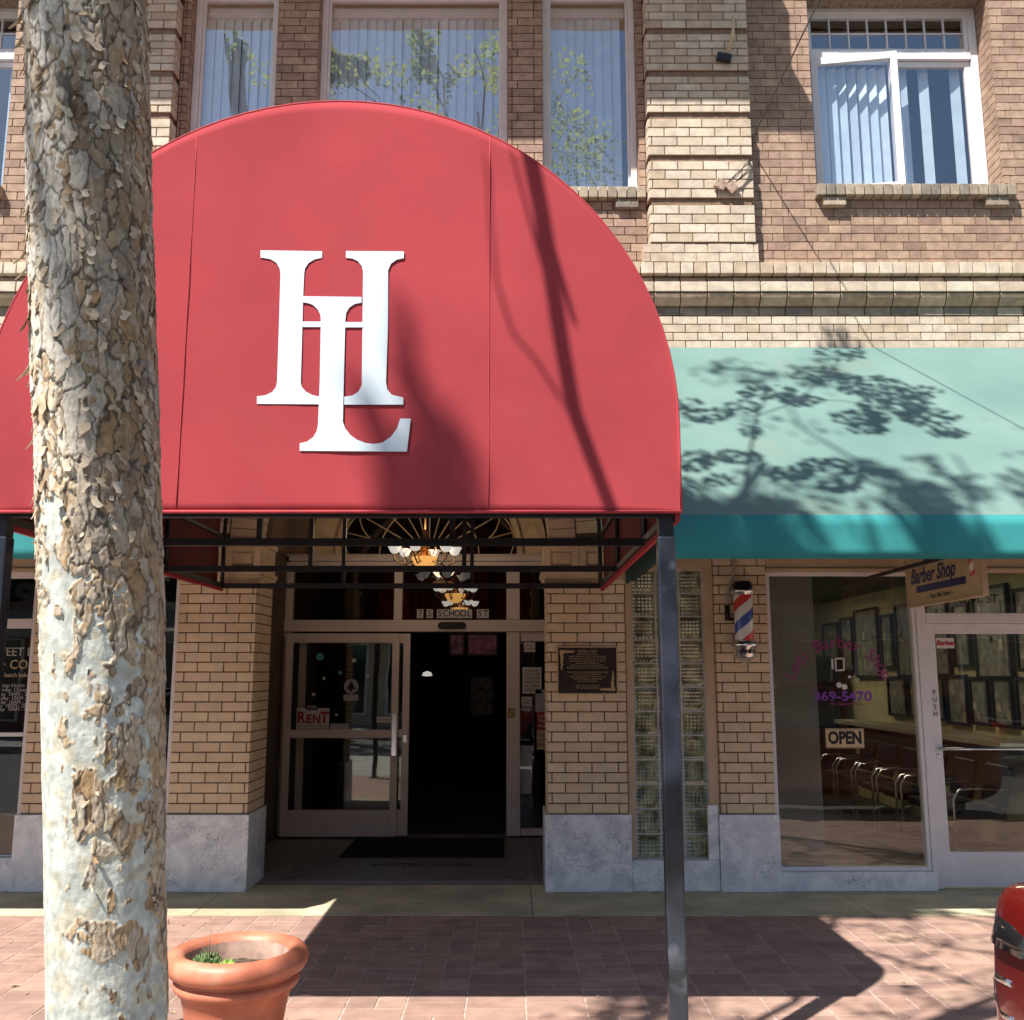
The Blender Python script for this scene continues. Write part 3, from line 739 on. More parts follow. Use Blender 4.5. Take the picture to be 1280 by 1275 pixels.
pics = [(1000,790,2.5,.5,.7),(1022,795,.0,.55,1.0),(1043,790,0,.3,.5),(1066,780,0,.85,1.0),(1096,785,0,.5,.9),(1118,775,0,.65,.95)]
rnd = random.Random(4)
def picture(y, z, w_, h_, lab, dark=False):
    e = empty('picture_frame', (XR-.03, y, z-h_/2), lab, 'picture', 'framed pictures on the barber shop wall')
    f = MB(); t = .035
    f.box(XR-.06, XR-.02, y-w_/2, y-w_/2+t, z-h_/2, z+h_/2); f.box(XR-.06, XR-.02, y+w_/2-t, y+w_/2, z-h_/2, z+h_/2)
    f.box(XR-.06, XR-.02, y-w_/2+t, y+w_/2-t, z-h_/2, z-h_/2+t); f.box(XR-.06, XR-.02, y-w_/2+t, y+w_/2-t, z+h_/2-t, z+h_/2)
    f.build('frame', M['black'] if dark else M['bronze'], e)
    p = MB(); p.box(XR-.035, XR-.02, y-w_/2+t, y+w_/2-t, z-h_/2+t, z+h_/2-t)
    m_in = min(w_, h_)*.16; p.box(XR-.042, XR-.036, y-w_/2+t+m_in, y+w_/2-t-m_in, z-h_/2+t+m_in, z+h_/2-t-m_in)
    k = int(w_*h_*14)
    for _ in range(k):
        yy = y+rnd.uniform(-.35, .35)*w_; z_ = z+rnd.uniform(-.35, .35)*h_; s_ = rnd.uniform(.03, .1)
        p.box(XR-.048, XR-.0425-rnd.random()*.003, yy-s_/2, yy+s_/2, z_-s_*.6, z_+s_*.6)
    p.build('print', M['picture'], e)
ords = ['first', 'second', 'third', 'fourth', 'fifth', 'sixth', 'seventh', 'eighth', 'ninth', 'tenth', 'eleventh', 'twelfth']
yy = 8.75; row = 0
sizes = [(.34,.62),(.46,.8),(.75,.95),(.40,.7),(.62,.9),(.8,.92),(.40,.7),(.9,.95),(.5,.8),(.75,.7)]
for i, (w_, h_) in enumerate(sizes):
    picture(yy+w_/2, 2.12, w_, h_, f'tall framed print in the upper row inside barber shop, {ords[i]} from the street end', i % 3 != 1); yy += w_+.11
yy = 8.85
for i, (w_, h_) in enumerate([(.4,.5),(.42,.5),(.42,.5),(.42,.5),(.5,.55),(.5,.5),(.45,.5),(.6,.5)]):
    picture(yy+w_/2, 1.42, w_, h_, f'black framed photo in the lower row inside barber shop, {ords[i]} from the street end', True); yy += w_+.07
# black cabinet at the back, counter, waiting chairs
e = empty('television_cabinet', (4.1, 14.5, 0), 'black cabinet with screen at the back of the barber shop', 'cabinet')
MB().box(3.62, 4.72, 14.4, 14.9, .35, 1.95).build('cabinet', M['black'], e, bevel=.02); MB().box(3.7, 4.64, 14.38, 14.398, 1.15, 1.9).build('screen', mat('dark_screen', (.01,.01,.012), .15), e)
e = empty('wall_counter', (4.7, 11.5, 0), 'long pale counter shelf along the barber shop wall', 'shelf')
MB().box(4.55, XR-.01, 9.0, 14.2, 1.02, 1.07).build('top', mat('counter_top', (.35,.30,.2), .5), e); MB().box(4.75, XR-.012, 9.0, 14.2, .94, 1.018).build('apron', M['dark_wall'], e)
def chair(x, y, lab, rz=0):
    e = empty('waiting_chair', (x, y, 0), lab, 'chair', 'chrome armchairs along the barber shop wall')
    s = MB(); s.box(x-.24, x+.22, y-.24, y+.24, .40, .48); s.build('seat', M['black'], e, bevel=.02)
    s = MB(); s.obox((x+.25, y, .68), (.05, .46, .38), Matrix.Rotation(R(12), 3, 'Y')); s.build('backrest', M['black'], e, bevel=.02)
    for q in (-.27, .27):
        s = MB(); s.tube([(x+.24, y+q, .02), (x-.24, y+q, .02), (x-.28, y+q, .06), (x-.28, y+q, .58), (x-.22, y+q, .66), (x-.1, y+q, .67), (x+.24, y+q, .66)], .013, 8); s.build('armrest', M['chrome'], e)
for i in range(6):
    chair(4.28, 9.5+i*.68, f'black and chrome waiting chair inside barber shop, {ords[i]} from the window')
# things hung on shop glass
e = empty('open_sign', at(1057, 935, W+.035), 'small cream OPEN sign with black letters in barber window', 'sign')
c0 = at(1057, 923, W+.03)
MB().box(c0.x-.155, c0.x+.155, W+.046, W+.052, c0.z-.078, c0.z+.078).build('board', M['sign_tan'], e)
g = MB()
for i in range(18):
    for s_ in (-1, 1): g.box(c0.x-.15+i*.0172, c0.x-.142+i*.0172, W+.043, W+.0455, c0.z+s_*.071-.003, c0.z+s_*.071+.003)
g.build('dotted_border', M['text_black'], e)
text_obj('OPEN', .135, facing(c0.x, W+.0445, c0.z), M['text_black'], 'lettering', e, bold=.006, xs=.78)

# hanging barber sign, perpendicular to the facade
e = empty('hanging_sign', (3.27, 7.45, 2.2), 'tan hanging board lettered Barber Shop under the green awning', 'sign')
SX = 3.27; y0, y1 = 6.8, 8.1; zs0, zs1 = 2.245, 2.80
MB().box(SX-.012, SX+.012, y0, y1, zs0, zs1).build('board', M['sign_tan'], e)
g = MB(); rect = [(y0-.012, y0+.012, zs0-.012, zs1), (y1-.012, y1+.012, zs0-.012, zs1)]
for a, b, c, d in rect: g.box(SX-.02, SX+.02, a, b, c, d)
g.box(SX-.02, SX+.02, y0+.013, y1-.013, zs0-.012, zs0+.008); g.build('frame', M['beige'], e)
def sideways(y, z): return Matrix.Translation((SX-.0135, y, z)) @ Matrix.Rotation(R(-90), 4, 'Z') @ Matrix.Rotation(R(90), 4, 'X')
text_obj('Barber Shop', .17, sideways(7.62, zs0+.225), M['navy'], 'lettering', e, shear=.35, bold=.004, xs=.95)
text_obj('Lodi', .17, sideways(7.6, zs0+.385), M['navy'], 'lettering', e, shear=.35, bold=.004)
MB().box(SX-.015, SX-.0125, 7.05, 7.92, zs0+.095, zs0+.15).build('blue_bar', M['navy'], e)
text_obj('~ Your Hair Store ~', .055, sideways(7.5, zs0+.052), M['text_black'], 'lettering', e, shear=.2)
g = MB(); g.tube([(SX-.016, 6.93, zs0+.14), (SX-.016, 6.93, zs0+.5)], .02, 10); 
def stripe_mat(name, axis_z=.1, cols=((.62,.06,.05),(.72,.70,.68),(.05,.10,.40),(.72,.70,.68)), turns=1.0, obj_c=None):
    m, nt, p = nodes(name); L = nt.links.new; tc = N(nt, 'ShaderNodeTexCoord'); src = tc.outputs['Object']
    mp = N(nt, 'ShaderNodeMapping'); L(src, mp.inputs[0])
    if obj_c: mp.inputs['Location'].default_value = (-obj_c[0], -obj_c[1], -obj_c[2])
    se = N(nt, 'ShaderNodeSeparateXYZ'); L(mp.outputs[0], se.inputs[0])
    at2 = N(nt, 'ShaderNodeMath', operation='ARCTAN2'); L(se.outputs[1], at2.inputs[0]); L(se.outputs[0], at2.inputs[1])
    d = N(nt, 'ShaderNodeMath', operation='MULTIPLY'); d.inputs[1].default_value = -turns/(2*math.pi); L(at2.outputs[0], d.inputs[0])
    z = N(nt, 'ShaderNodeMath', operation='MULTIPLY_ADD'); z.inputs[1].default_value = 1/axis_z; L(se.outputs[2], z.inputs[0]); L(d.outputs[0], z.inputs[2])
    fr = N(nt, 'ShaderNodeMath', operation='FRACT'); L(z.outputs[0], fr.inputs[0])
    ra = N(nt, 'ShaderNodeValToRGB'); ra.color_ramp.interpolation = 'CONSTANT'; el = ra.color_ramp.elements
    k = len(cols); el[0].position = 0; el[0].color = (*cols[0], 1); el[1].position = 1/k; el[1].color = (*cols[1], 1)
    for i in range(2, k): q = el.new(i/k); q.color = (*cols[i], 1)
    L(fr.outputs[0], ra.inputs[0]); L(ra.outputs[0], p.inputs['Base Color']); p.inputs['Roughness'].default_value = .25; p.inputs['Coat Weight'].default_value = .4
    return m
g.build('painted_pole', stripe_mat('painted_stripes', .12, ((.5,.05,.05),(.72,.65,.6)), 1, (SX-.016, 6.93, 0)), e)

# barber pole
bx, by = 1.885, W-.13
e = empty('barber_pole', (bx, by, 1.82), 'red white and blue striped barber pole on the brick pier', 'barber pole')
zt_b, zc_b = zv(742, by), zv(800, by)
MB().lathe([(.072, zc_b), (.076, zc_b+.02), (.076, zt_b-.02), (.072, zt_b)], (bx, by, 0), 40).build('striped_cylinder', stripe_mat('barber_stripes', .36, turns=1.0, obj_c=(bx, by, zc_b+.03)), e)
MB().lathe([(0, zt_b+.10), (.06, zt_b+.10), (.075, zt_b+.085), (.078, zt_b+.035)], (bx, by, 0), 40).build('cap', mat('dark_steel', (.03,.035,.05), .25, metal=.7), e)
MB().lathe([(.078, zt_b+.034), (.094, zt_b+.030), (.096, zt_b+.012), (.086, zt_b+.006), (.086, zt_b-.01), (.077, zt_b-.014)], (bx, by, 0), 40).build('collar', M['chrome'], e)
MB().lathe([(.075, zc_b-.002), (.098, zc_b-.015), (.106, zc_b-.03), (.106, zc_b-.05), (.088, zc_b-.06), (.084, zc_b-.13), (.07, zc_b-.15), (.05, zc_b-.155), (.035, zc_b-.185), (0, zc_b-.19)], (bx, by, 0), 40).build('base', M['chrome'], e)
text_obj('BARBER', .036, facing(bx, by-.088, zc_b-.095), M['text_black'], 'base_lettering', e, bold=.002)
g = MB(); g.box(bx-.045, bx+.045, by+.06, W-.001, zc_b-.10, zc_b-.04); g.box(bx-.045, bx+.045, by+.06, W-.001, zt_b+.02, zt_b+.07); g.build('bracket', M['bronze'], e)
g = MB(); xk = at(910, 740, W-.02).x; g.tube([(xk+.06, W-.02, 2.75), (xk+.055, W-.02, zv(715, W)), (xk+.0, W-.02, zv(742, W)), (xk-.012, W-.02, zv(757, W))], .012, 8); g.build('conduit', mat('grey_conduit', (.4,.35,.28), .6), e)
g = MB(); g.tube([(xk-.012, W-.025, zv(757, W)), (xk-.012, W-.025, zv(776, W))], .022, 10); g.tube([(xk-.012, W-.03, zv(774, W)), (xk+.07, W-.06, zv(775, W)), (bx-.06, by, zv(776, W))], .014, 8); g.build('junction_elbow', M['bronze'], e)

# plaque on the right entrance pier
x0, x1, z0, z1 = at(697, 840, W).x, at(771, 840, W).x, zv(867, W), zv(809, W)
e = empty('plaque', ((x0+x1)/2, W-.02, z0), 'dark bronze history plaque with raised brass text on the brick pier', 'plaque')
MB().box(x0, x1, W-.022, W-.003, z0, z1).build('board', M['bronze'], e)
g = MB(); rect_frame(g, x0-.006, x1+.006, z0-.006, z1+.006, W-.03, W-.0025, .01); g.build('border', M['gold'], e)
text_obj('HOTEL LODI', .028, facing((x0+x1)/2+.0, W-.0235, z1-.035), M['gold'], 'lettering', e)
rows = ['COMPLETED IN 1915 BY A', 'LOCAL COMPANY TO WELCOME TRAVELLERS', 'THIS THREE STORY BRICK HOTEL STANDS ON', 'THE SITE OF AN EARLIER INN OF THE TOWN', 'AND HOUSED SHOPS ON ITS', 'STREET FLOOR AND ROOMS ABOVE WITH', 'A GRAND ARCHED ENTRANCE AND A FINE LOBBY', '', 'THE BUILDING IS LISTED AMONG HISTORIC PLACES', 'OF THE CITY AND ITS FACADE OF', 'BUFF AND BROWN BRICK REMAINS AS BUILT', 'WITH THE ORIGINAL MARBLE BASES', 'AND ARCHED FANLIGHT', '', 'DEDICATED BY THE CITIZENS', 'OF THE TOWN IN MEMORY']
for i, s in enumerate(rows):
    if s: text_obj(s, .0145, facing((x0+x1)/2+.0, W-.0235, z1-.058-i*.0182), M['gold'], 'lettering', e)
g = MB()
for (px_, pz_, sx_, sz_) in ((x0+.035, z1-.035, 1, -1), (x1-.035, z0+.035, -1, 1)):
    for k in range(9):
        rr = .017-.001*k; t = k*.016
        for (dx, dz) in ((t*sx_, 0), (0, t*1.1*sz_)):
            if k < 7 or dz: g.lathe([(0, .012), (rr*.7, .009), (rr, 0)], (px_+dx+random.uniform(-.004,.004), W-.022, pz_+dz), 9, Matrix.Rotation(R(90), 3, 'X'))
g.build('grape_ornament', M['gold'], e)

# address plates
e = empty('address_plates', (-.65, YD, zt0), 'white address plates reading 7 S SCHOOL ST over the open doorway', 'sign')
for s, pxa, pxb in (('7', 521, 529), ('S', 533, 541), ('SCHOOL', 546, 590), ('ST', 596, 611)):
    a, b = xd(pxa, 767), xd(pxb, 767); z0, z1 = zv(772.5, YD), zv(761.5, YD)
    MB().box(a, b, YD+.012, YD+.018, z0, z1).build('plate', M['white'], e)
    wd = (b-a)/len(s)
    for i, ch in enumerate(s): text_obj(ch, .098, facing(a+wd*(i+.5), YD+.0105, (z0+z1)/2), M['text_black'], 'digit', e, bold=.001, xs=.9)
# stickers / notices on the entrance glass
YS = YD-.105
def panel(name, px0, v0, px1, v1, y, m, lab, cat, **k):
    a, b = at(px0, v0, y), at(px1, v1, y); e = empty(name, ((a.x+b.x)/2, y, b.z), lab, cat)
    MB().box(a.x, b.x, y, y+.003, b.z, a.z).build('sheet', M[m], e); return e, (a.x+b.x)/2, (a.z+b.z)/2, b.x-a.x, a.z-b.z
e, cx, cz, w_, h_ = panel('rent_sign', 371, 885, 411, 912, YS, 'white', 'FOR RENT sign in red letters behind the lower left door glass', 'sign')
MB().box(cx-.075, cx+.05, YS-.003, YS-.0005, cz+h_/2-.02, cz+h_/2+.035).build('for_tab', M['text_black'], e)
text_obj('FOR', .05, facing(cx-.012, YS-.0045, cz+h_/2+.008), M['white'], 'lettering', e)
for i, (ch, s_) in enumerate(zip('RENT', (.16, .12, .12, .16))): text_obj(ch, s_, facing(cx-.125+i*.083, YS-.004, cz-.0+(.01 if s_ > .13 else -.005)), M['text_red'], 'lettering', e, bold=.005, xs=.95)
g = MB(); rect_frame(g, cx-.15, cx+.15, cz-h_/2+.01, cz-h_/2+.04, YS-.003, YS-.001, .004); g.build('phone_box', M['text_black'], e)
e, cx, cz, w_, h_ = panel('small_sticker', 413, 904.5, 436, 912, YS, 'white', 'small white sticker right of the FOR RENT sign', 'sticker')
text_obj('THANK YOU FOR', .026, facing(cx, YS-.002, cz+.013), M['text_black'], 'lettering', e, xs=.9); text_obj('NOT SMOKING', .022, facing(cx, YS-.002, cz-.015), M['text_black'], 'lettering', e)
c0 = at(439, 858, YS); e = empty('round_decal', (c0.x, YS, c0.z-.12), 'pale round decal with a dark tree shape on door glass', 'sticker')
g = MB(); g.lathe([(0, 0), (.078, 0), (.078, .002), (0, .002)], (c0.x, YS, c0.z), 28, Matrix.Rotation(R(90), 3, 'X'), False); g.build('disc', M['grey_paper'], e)
g = MB(); g.prism([(c0.x-.05, c0.z-.03), (c0.x-.012, c0.z-.03), (c0.x-.012, c0.z-.055), (c0.x+.012, c0.z-.055), (c0.x+.012, c0.z-.03), (c0.x+.05, c0.z-.03), (c0.x+.02, c0.z+.01), (c0.x+.03, c0.z+.01), (c0.x, c0.z+.06), (c0.x-.03, c0.z+.01), (c0.x-.02, c0.z+.01)], YS-.0045, YS-.003); g.build('tree_shape', M['text_black'], e)
MB().box(c0.x-.08, c0.x+.08, YS-.001, YS+.001, c0.z-.15, c0.z-.085).build('caption', M['grey_paper'], e)
for i, (px_, v_, r_, lab) in enumerate(((400, 821, .042, 'teal round snowflake decal high on door glass'), (425.5, 841, .022, 'small teal snowflake decal above the tree decal'), (442.5, 825.5, .022, 'white dot decal near the top right of the door glass'), (405, 848, .017, 'tiny white dot decal left of the tree decal'), (392, 868, .02, 'white dot decal above the FOR RENT sign'), (460, 845, .016, 'tiny white dot decal right of the tree decal'), (420.5, 893.5, .015, 'tiny white dot decal above the small sticker'))):
    c0 = at(px_, v_, YS); g = MB(); g.lathe([(0, 0), (r_, 0), (r_, .002), (0, .002)], (c0.x, YS, c0.z), 16, Matrix.Rotation(R(90), 3, 'X'), False)
    tag(g.build('window_decal', M['teal'] if 'teal' in lab else M['white'], None), lab, 'sticker', 'dot decals on the sliding door')
e, cx, cz, w_, h_ = panel('door_notice', 471, 896, 489, 903, YS, 'white', 'narrow No Soliciting strip at the right of the sliding door glass', 'sticker')
text_obj('No Soliciting', .03, facing(cx, YS-.002, cz), M['text_black'], 'lettering', e, xs=.8)
YQ = YD-.002
for (a, b, c, d, m, lab, txt, tc_) in ((655, 803, 669, 815, 'white', 'small red and white sticker high on the side glass', ['SMILE', 'CAMERA'], 'text_red'),
        (653, 834, 677, 867, 'white', 'large white rules sheet with black lines on the side glass', ['PLEASE', 'USE OTHER', 'DOOR AFTER', 'NINE PM', 'ALL GUESTS', 'SIGN IN'], 'text_black'),
        (652, 871, 665, 883, 'white', 'small white rounded card below the rules sheet', ['NO', 'PETS'], 'text_black'),
        (669, 862, 684, 890, 'grey_paper', 'grey paper sheet beside the rounded card, next to the pier', [], 'text_black'),
        (671, 890, 684, 913, 'red_sign', 'red warning notice on the side glass next to the pier', ['NO', 'TRES', 'PASS'], 'white'),
        (671, 913, 684, 937, 'sign_tan', 'cream notice below the red warning notice', ['RULES', 'OF THE', 'HOUSE'], 'text_black'),
        (651, 884, 664, 889, 'grey_paper', 'narrow grey strip sticker below the rounded card', [], 'text_black'),
        (650.5, 932, 665, 958, 'grey_paper', 'grey printed flyer lower on the side glass', ['- -', '- -'], 'text_black'),
        (650.5, 962, 664, 992, 'grey_paper', 'lowest grey printed flyer on the side glass', [], 'text_black')):
    e, cx, cz, w_, h_ = panel('glass_notice', a, b, c, d, YQ, m, lab, 'notice')
    for i, s in enumerate(txt): text_obj(s, h_/(len(txt)+1)*.9, facing(cx, YQ-.002, cz+h_*(.5-(i+1)/(len(txt)+1))), M[tc_], 'lettering', e, xs=min(1.2, w_*.9/(h_/(len(txt)+1)*.9*len(s)*.62)))
    e['group'] = 'notices taped to the side glass of the entrance'
# posters inside the lobby
for px_, v_, w_, h_, y_, lab, c in ((571, 806, .14, .22, 11.6, 'mauve poster inside the lobby, left one', (.30,.12,.22)), (603, 806, .32, .22, 11.6, 'wide pink poster inside the lobby, right one', (.40,.14,.20)), (602, 870, .32, .55, 15, 'framed notice board deep in the dark lobby', (.20,.17,.20))):
    c0 = at(px_, v_, y_); e = empty('poster', c0, lab, 'poster'); MB().box(c0.x-w_/2, c0.x+w_/2, y_, y_+.01, c0.z-h_/2, c0.z+h_/2).build('sheet', mat('poster_print', c, .6, var=.35, scale=12), e)
    g = MB(); rect_frame(g, c0.x-w_/2-.02, c0.x+w_/2+.02, c0.z-h_/2-.02, c0.z+h_/2+.02, y_-.01, y_+.012, .02); g.build('frame', M['bronze'], e)
e = empty('reception_lamp', at(534, 843, 15), 'small lit wall lamp deep inside the lobby', 'lamp')
c0 = at(534, 843, 15); MB().lathe([(0, .05), (.06, .03), (.08, -.02), (0, -.03)], c0, 14).build('shade', M['lamp_cup'], e)

# chandeliers
def chandelier(c, s, lab, narm, R_=.34, ztop=None, lampW=0):
    e = empty('chandelier', c, lab, 'chandelier'); c = Vector(c)
    g = MB(); g.tube([c+Vector((0, 0, .05*s)), c+Vector((0, 0, (ztop-c.z) if ztop else .8*s))], .012*s, 8)
    g.lathe([(.0, .30), (.03, .28), (.02, .22), (.05, .17), (.05, .12), (.02, .08)], c, 16)
    g.build('stem', M['brass'], e)
    MB().lathe([(r*s, z*s) for r, z in ((0, -.10), (.07, -.085), (.12, -.04), (.145, .02), (.14, .03))], c, 24).build('bowl', M['lamp_amber'], e)
    for k in range(narm):
        a = 2*math.pi*k/narm+.3; d = Vector((math.cos(a), math.sin(a), 0)); g = MB()
        pts = [c+d*(.03*s)+Vector((0, 0, .10*s)), c+d*(R_*.35*s)+Vector((0, 0, -.02*s)), c+d*(R_*.75*s)+Vector((0, 0, -.06*s)), c+d*(R_*1.03*s)+Vector((0, 0, 0)), c+d*(R_*s)+Vector((0, 0, .06*s))]
        g.tube(pts, .009*s, 6); g.tube([c+d*(R_*.55*s)+Vector((0, 0, -.04*s)), c+d*(R_*.7*s)+Vector((0, 0, .06*s)), c+d*(R_*.5*s)+Vector((0, 0, .12*s)), c+d*(R_*.38*s)+Vector((0, 0, .05*s))], .006*s, 5)
        g.build('arm', M['brass'], e)
        MB().lathe([(r*s, z*s) for r, z in ((.02, .06), (.045, .075), (.06, .11), (.08, .145))], c+d*(R_*s), 16).build('glass_cup', M['lamp_cup'], e)
    if lampW:
        l_ = bpy.data.lights.new('chandelier_light', 'POINT'); l_.energy = lampW; l_.color = (1, .78, .52); l_.shadow_soft_size = .15
        lo = bpy.data.objects.new('chandelier_light', l_); col.objects.link(lo); lo.parent = e; lo.location = (0, 0, .22)
    return e
chandelier(at(531, 700, 9.5), .9, 'brass chandelier with lit glass cups hanging in the entrance vault', 6, R_=.33, ztop=4.3, lampW=6)
chandelier(at(569, 745, 13.0), .95, 'chandelier seen through the transom glass, upper one in the lobby', 6, R_=.26, ztop=3.9)
chandelier(at(575, 762, 16.0), .95, 'chandelier seen through the transom glass, lower and farther in the lobby', 5, R_=.26, ztop=3.9)

# --- left shopfront
XS1 = P2L[0]-.004
e = part_empty('left_shopfront', (-5, W+.04, 0), B)
f = MB(); YF = W+.04
f.box(XS1-.035, XS1, YF, YF+.08, .26, ZH); 
f.box(-9, XS1-.037, YF, YF+.08, .26, zv(1070, W)); f.box(-9, XS1-.037, YF, YF+.08, zv(785, W), zv(773, W)); f.box(-9, XS1-.037, YF, YF+.08, zv(921, W), zv(916, W)); f.box(-9, XS1-.037, YF, YF+.08, ZH-.05, ZH)
f.build('frame', M['frame'], e, bevel=.004)
MB().box(-9, XS1-.037, YF+.03, YF+.036, zv(1070, W), ZH-.05).build('pane', M['glass_dn'], e)
g = MB(); g.box(-9, XS1-.02, W-.012, W+.2, .006, .258); g.build('marble_base', M['marble'], B)
text_obj('9', .30, facing(at(27, 745, W).x, YF+.026, zv(746, W)), mat('dark_number', (.0,.0,.0), .4), 'number', e, bold=.012, xs=1.2)
xt = at(12, 830, W).x
for s_, v_, sz, m_ in (('SWEET BR', 815, .098, 'silver_text'), ('+ CO', 831, .105, 'gold'), ('small batch bakery', 844, .05, 'gold'), ('Shop Hours', 857, .046, 'silver_text'), ('Monday  Closed', 862.5, .042, 'silver_text'), ('Tuesday  10AM - 2PM', 868, .042, 'silver_text'), ('Wednesday  10AM - 2PM', 873, .042, 'silver_text'), ('Thursday  10AM - 2PM', 878, .042, 'silver_text'), ('Friday  10AM - 2PM', 882.5, .042, 'silver_text'), ('Saturday  10AM - 2PM', 887, .042, 'silver_text')):
    text_obj(s_, sz, facing(xt, YF+.026, zv(v_, W)), M[m_], 'lettering', e, xs=.95)
room(-9.2, PL[0]-.01, W+.22, 14, -.01, 2.9, M['dark_room'], B, 'shop_room')

# ------------------------------------------------------------------ ground
def struct(o): o['kind'] = 'structure'; return o
CURB = 4.02
XT0, XT1 = -4.2, 1.15       # bulb-out of the pavement that carries the tree
struct(MB().box(-60, 60, -60, 60, -.30, -.20).build('ground', M['asphalt'], None))
struct(MB().box(-60, 60, -7.0, CURB+.02, -.2, -.150).build('street', M['asphalt'], None))
g = MB(); YC0 = 7.39
x = -9.6
while x < 9: g.box(x+.003, x+2.437-.003, YC0, W+.25, -.15, .004); x += 2.437
struct(g.build('concrete_strip', M['concrete'], None))
struct(MB().box(-12, 12, W+.2, W+.26, -.15, -.005).build('threshold_ground', M['concrete'], None))
g = MB(); g.box(-40, -9.6, CURB, W, -.15, .0); g.box(9, 40, CURB, W, -.15, .0); struct(g.build('pavement', M['curb'], None))
g = MB(); g.box(-40, 40, CURB-.13, CURB, -.15, .002); struct(g.build('curb', M['curb'], None, bevel=.02))
g = MB(); g.box(XT0, XT1, .55, CURB-.132, -.15, .0); g.box(XT0-.13, XT1+.13, .42, .548, -.15, .002); g.box(XT1+.002, XT1+.13, .55, CURB-.132, -.15, .002); g.box(XT0-.13, XT0-.002, .55, CURB-.132, -.15, .002)
struct(g.build('tree_island', M['curb'], None, bevel=.01))
g = MB(); rnd = random.Random(3); CWD = .312; x = -9.6
ci = 0
while x < 9:
    y = CURB+.002 - (.1 if ci % 2 else 0); 
    while y < YC0:
        ln = .10 if rnd.random() < .45 else .20
        ya, yb = max(y, CURB+.002), min(y+ln, YC0-.002)
        if yb-ya > .03:
            sp = rnd.random() < .35
            for a, b in (((x, x+CWD/2), (x+CWD/2, x+CWD)) if sp else ((x, x+CWD),)):
                dz = rnd.uniform(-.0012, .0012); g.box(a+.0035, b-.0035, ya+.0035, yb-.0035, -.03, dz, skip='b')
        y += ln
    x += CWD; ci += 1
struct(g.build('brick_paving', M['paver'], None, bevel=.003, seg=1))
struct(MB().box(-9.6, 9, CURB+.001, YC0-.001, -.15, -.003).build('paving_bed', M['joint'], None))
lt_ = MB(); rnd = random.Random(77)
for _ in range(260):
    x, y = rnd.uniform(-4, 4.5), rnd.uniform(4.2, 8.1); s_ = rnd.uniform(.003, .009) if rnd.random() < .85 else rnd.uniform(.012, .03); a = rnd.random()*3.14
    u = Vector((math.cos(a), math.sin(a), 0)); v = Vector((-u.y, u.x, 0)); c = Vector((x, y, .0075 if y > 7.39 else .004))
    lt_.add([c-u*s_, c-v*s_*.5+Vector((0, 0, s_*.3)), c+u*s_, c+v*s_*.5], [(0, 1, 2, 3)])
_l = lt_.build('leaf_litter', mat('litter', (.50, .42, .28), .9, var=.3, scale=30, island_cols=[(.4,.3,.2),(1,1,1),(.8,.7,.5)]), None); tag(_l, 'scattered crumbs and dry leaf bits on the paving', 'litter', None, 'stuff')
# entry floor with mosaic border
struct(MB().box(XW0, XW1, W+.252, YD+.2, -.1, .002).build('entry_floor', M['terrazzo'], None))
g = MB(); y0 = W+.30
for i, (o_, wd) in enumerate(((0, .022), (.05, .012), (.085, .03))):
    a, b = XC-1.18+o_, XC+1.18-o_
    g.box(a, b, y0+o_, y0+o_+wd, .0021, .0045); g.box(a, a+wd, y0+o_+wd+.001, YD-.1, .0021, .0045); g.box(b-wd, b, y0+o_+wd+.001, YD-.1, .0021, .0045)
struct(g.build('mosaic_border', M['mosaic_light'], None))
g = MB(); n = 90
for i in range(n):
    xx = XC-1.15+2.3*i/n; g.box(xx, xx+.013, y0-.028, y0-.012, .0021, .0048)
for sx in (-1, 1):
    for q in range(5): g.box(XC+sx*(1.0-.03*q)-.012, XC+sx*(1.0-.03*q)+.012, y0+.15+.03*q, y0+.174+.03*q, .0021, .005)
struct(g.build('mosaic_squares', M['mosaic_dark'], None))
mt = text_obj('HOTEL LODI', .16, Matrix.Translation((XC+.1, 9.28, .0045)), M['mosaic_dark'], 'mosaic_lettering', None, bold=.002); struct(mt)
g = MB(); ax, bx_ = at(433, 1070, 1).x, 0
x0, x1 = -1.62, -.08; g.box(x0, x1, 9.62, 10.66, .006, .016)
for i in range(40): g.box(x0+.02, x1-.02, 9.64+i*.0253, 9.652+i*.0253, .0162, .021)
tag(g.build('doormat', M['mat_rubber'], None), 'wide black ribbed doormat before the open sliding door', 'doormat')

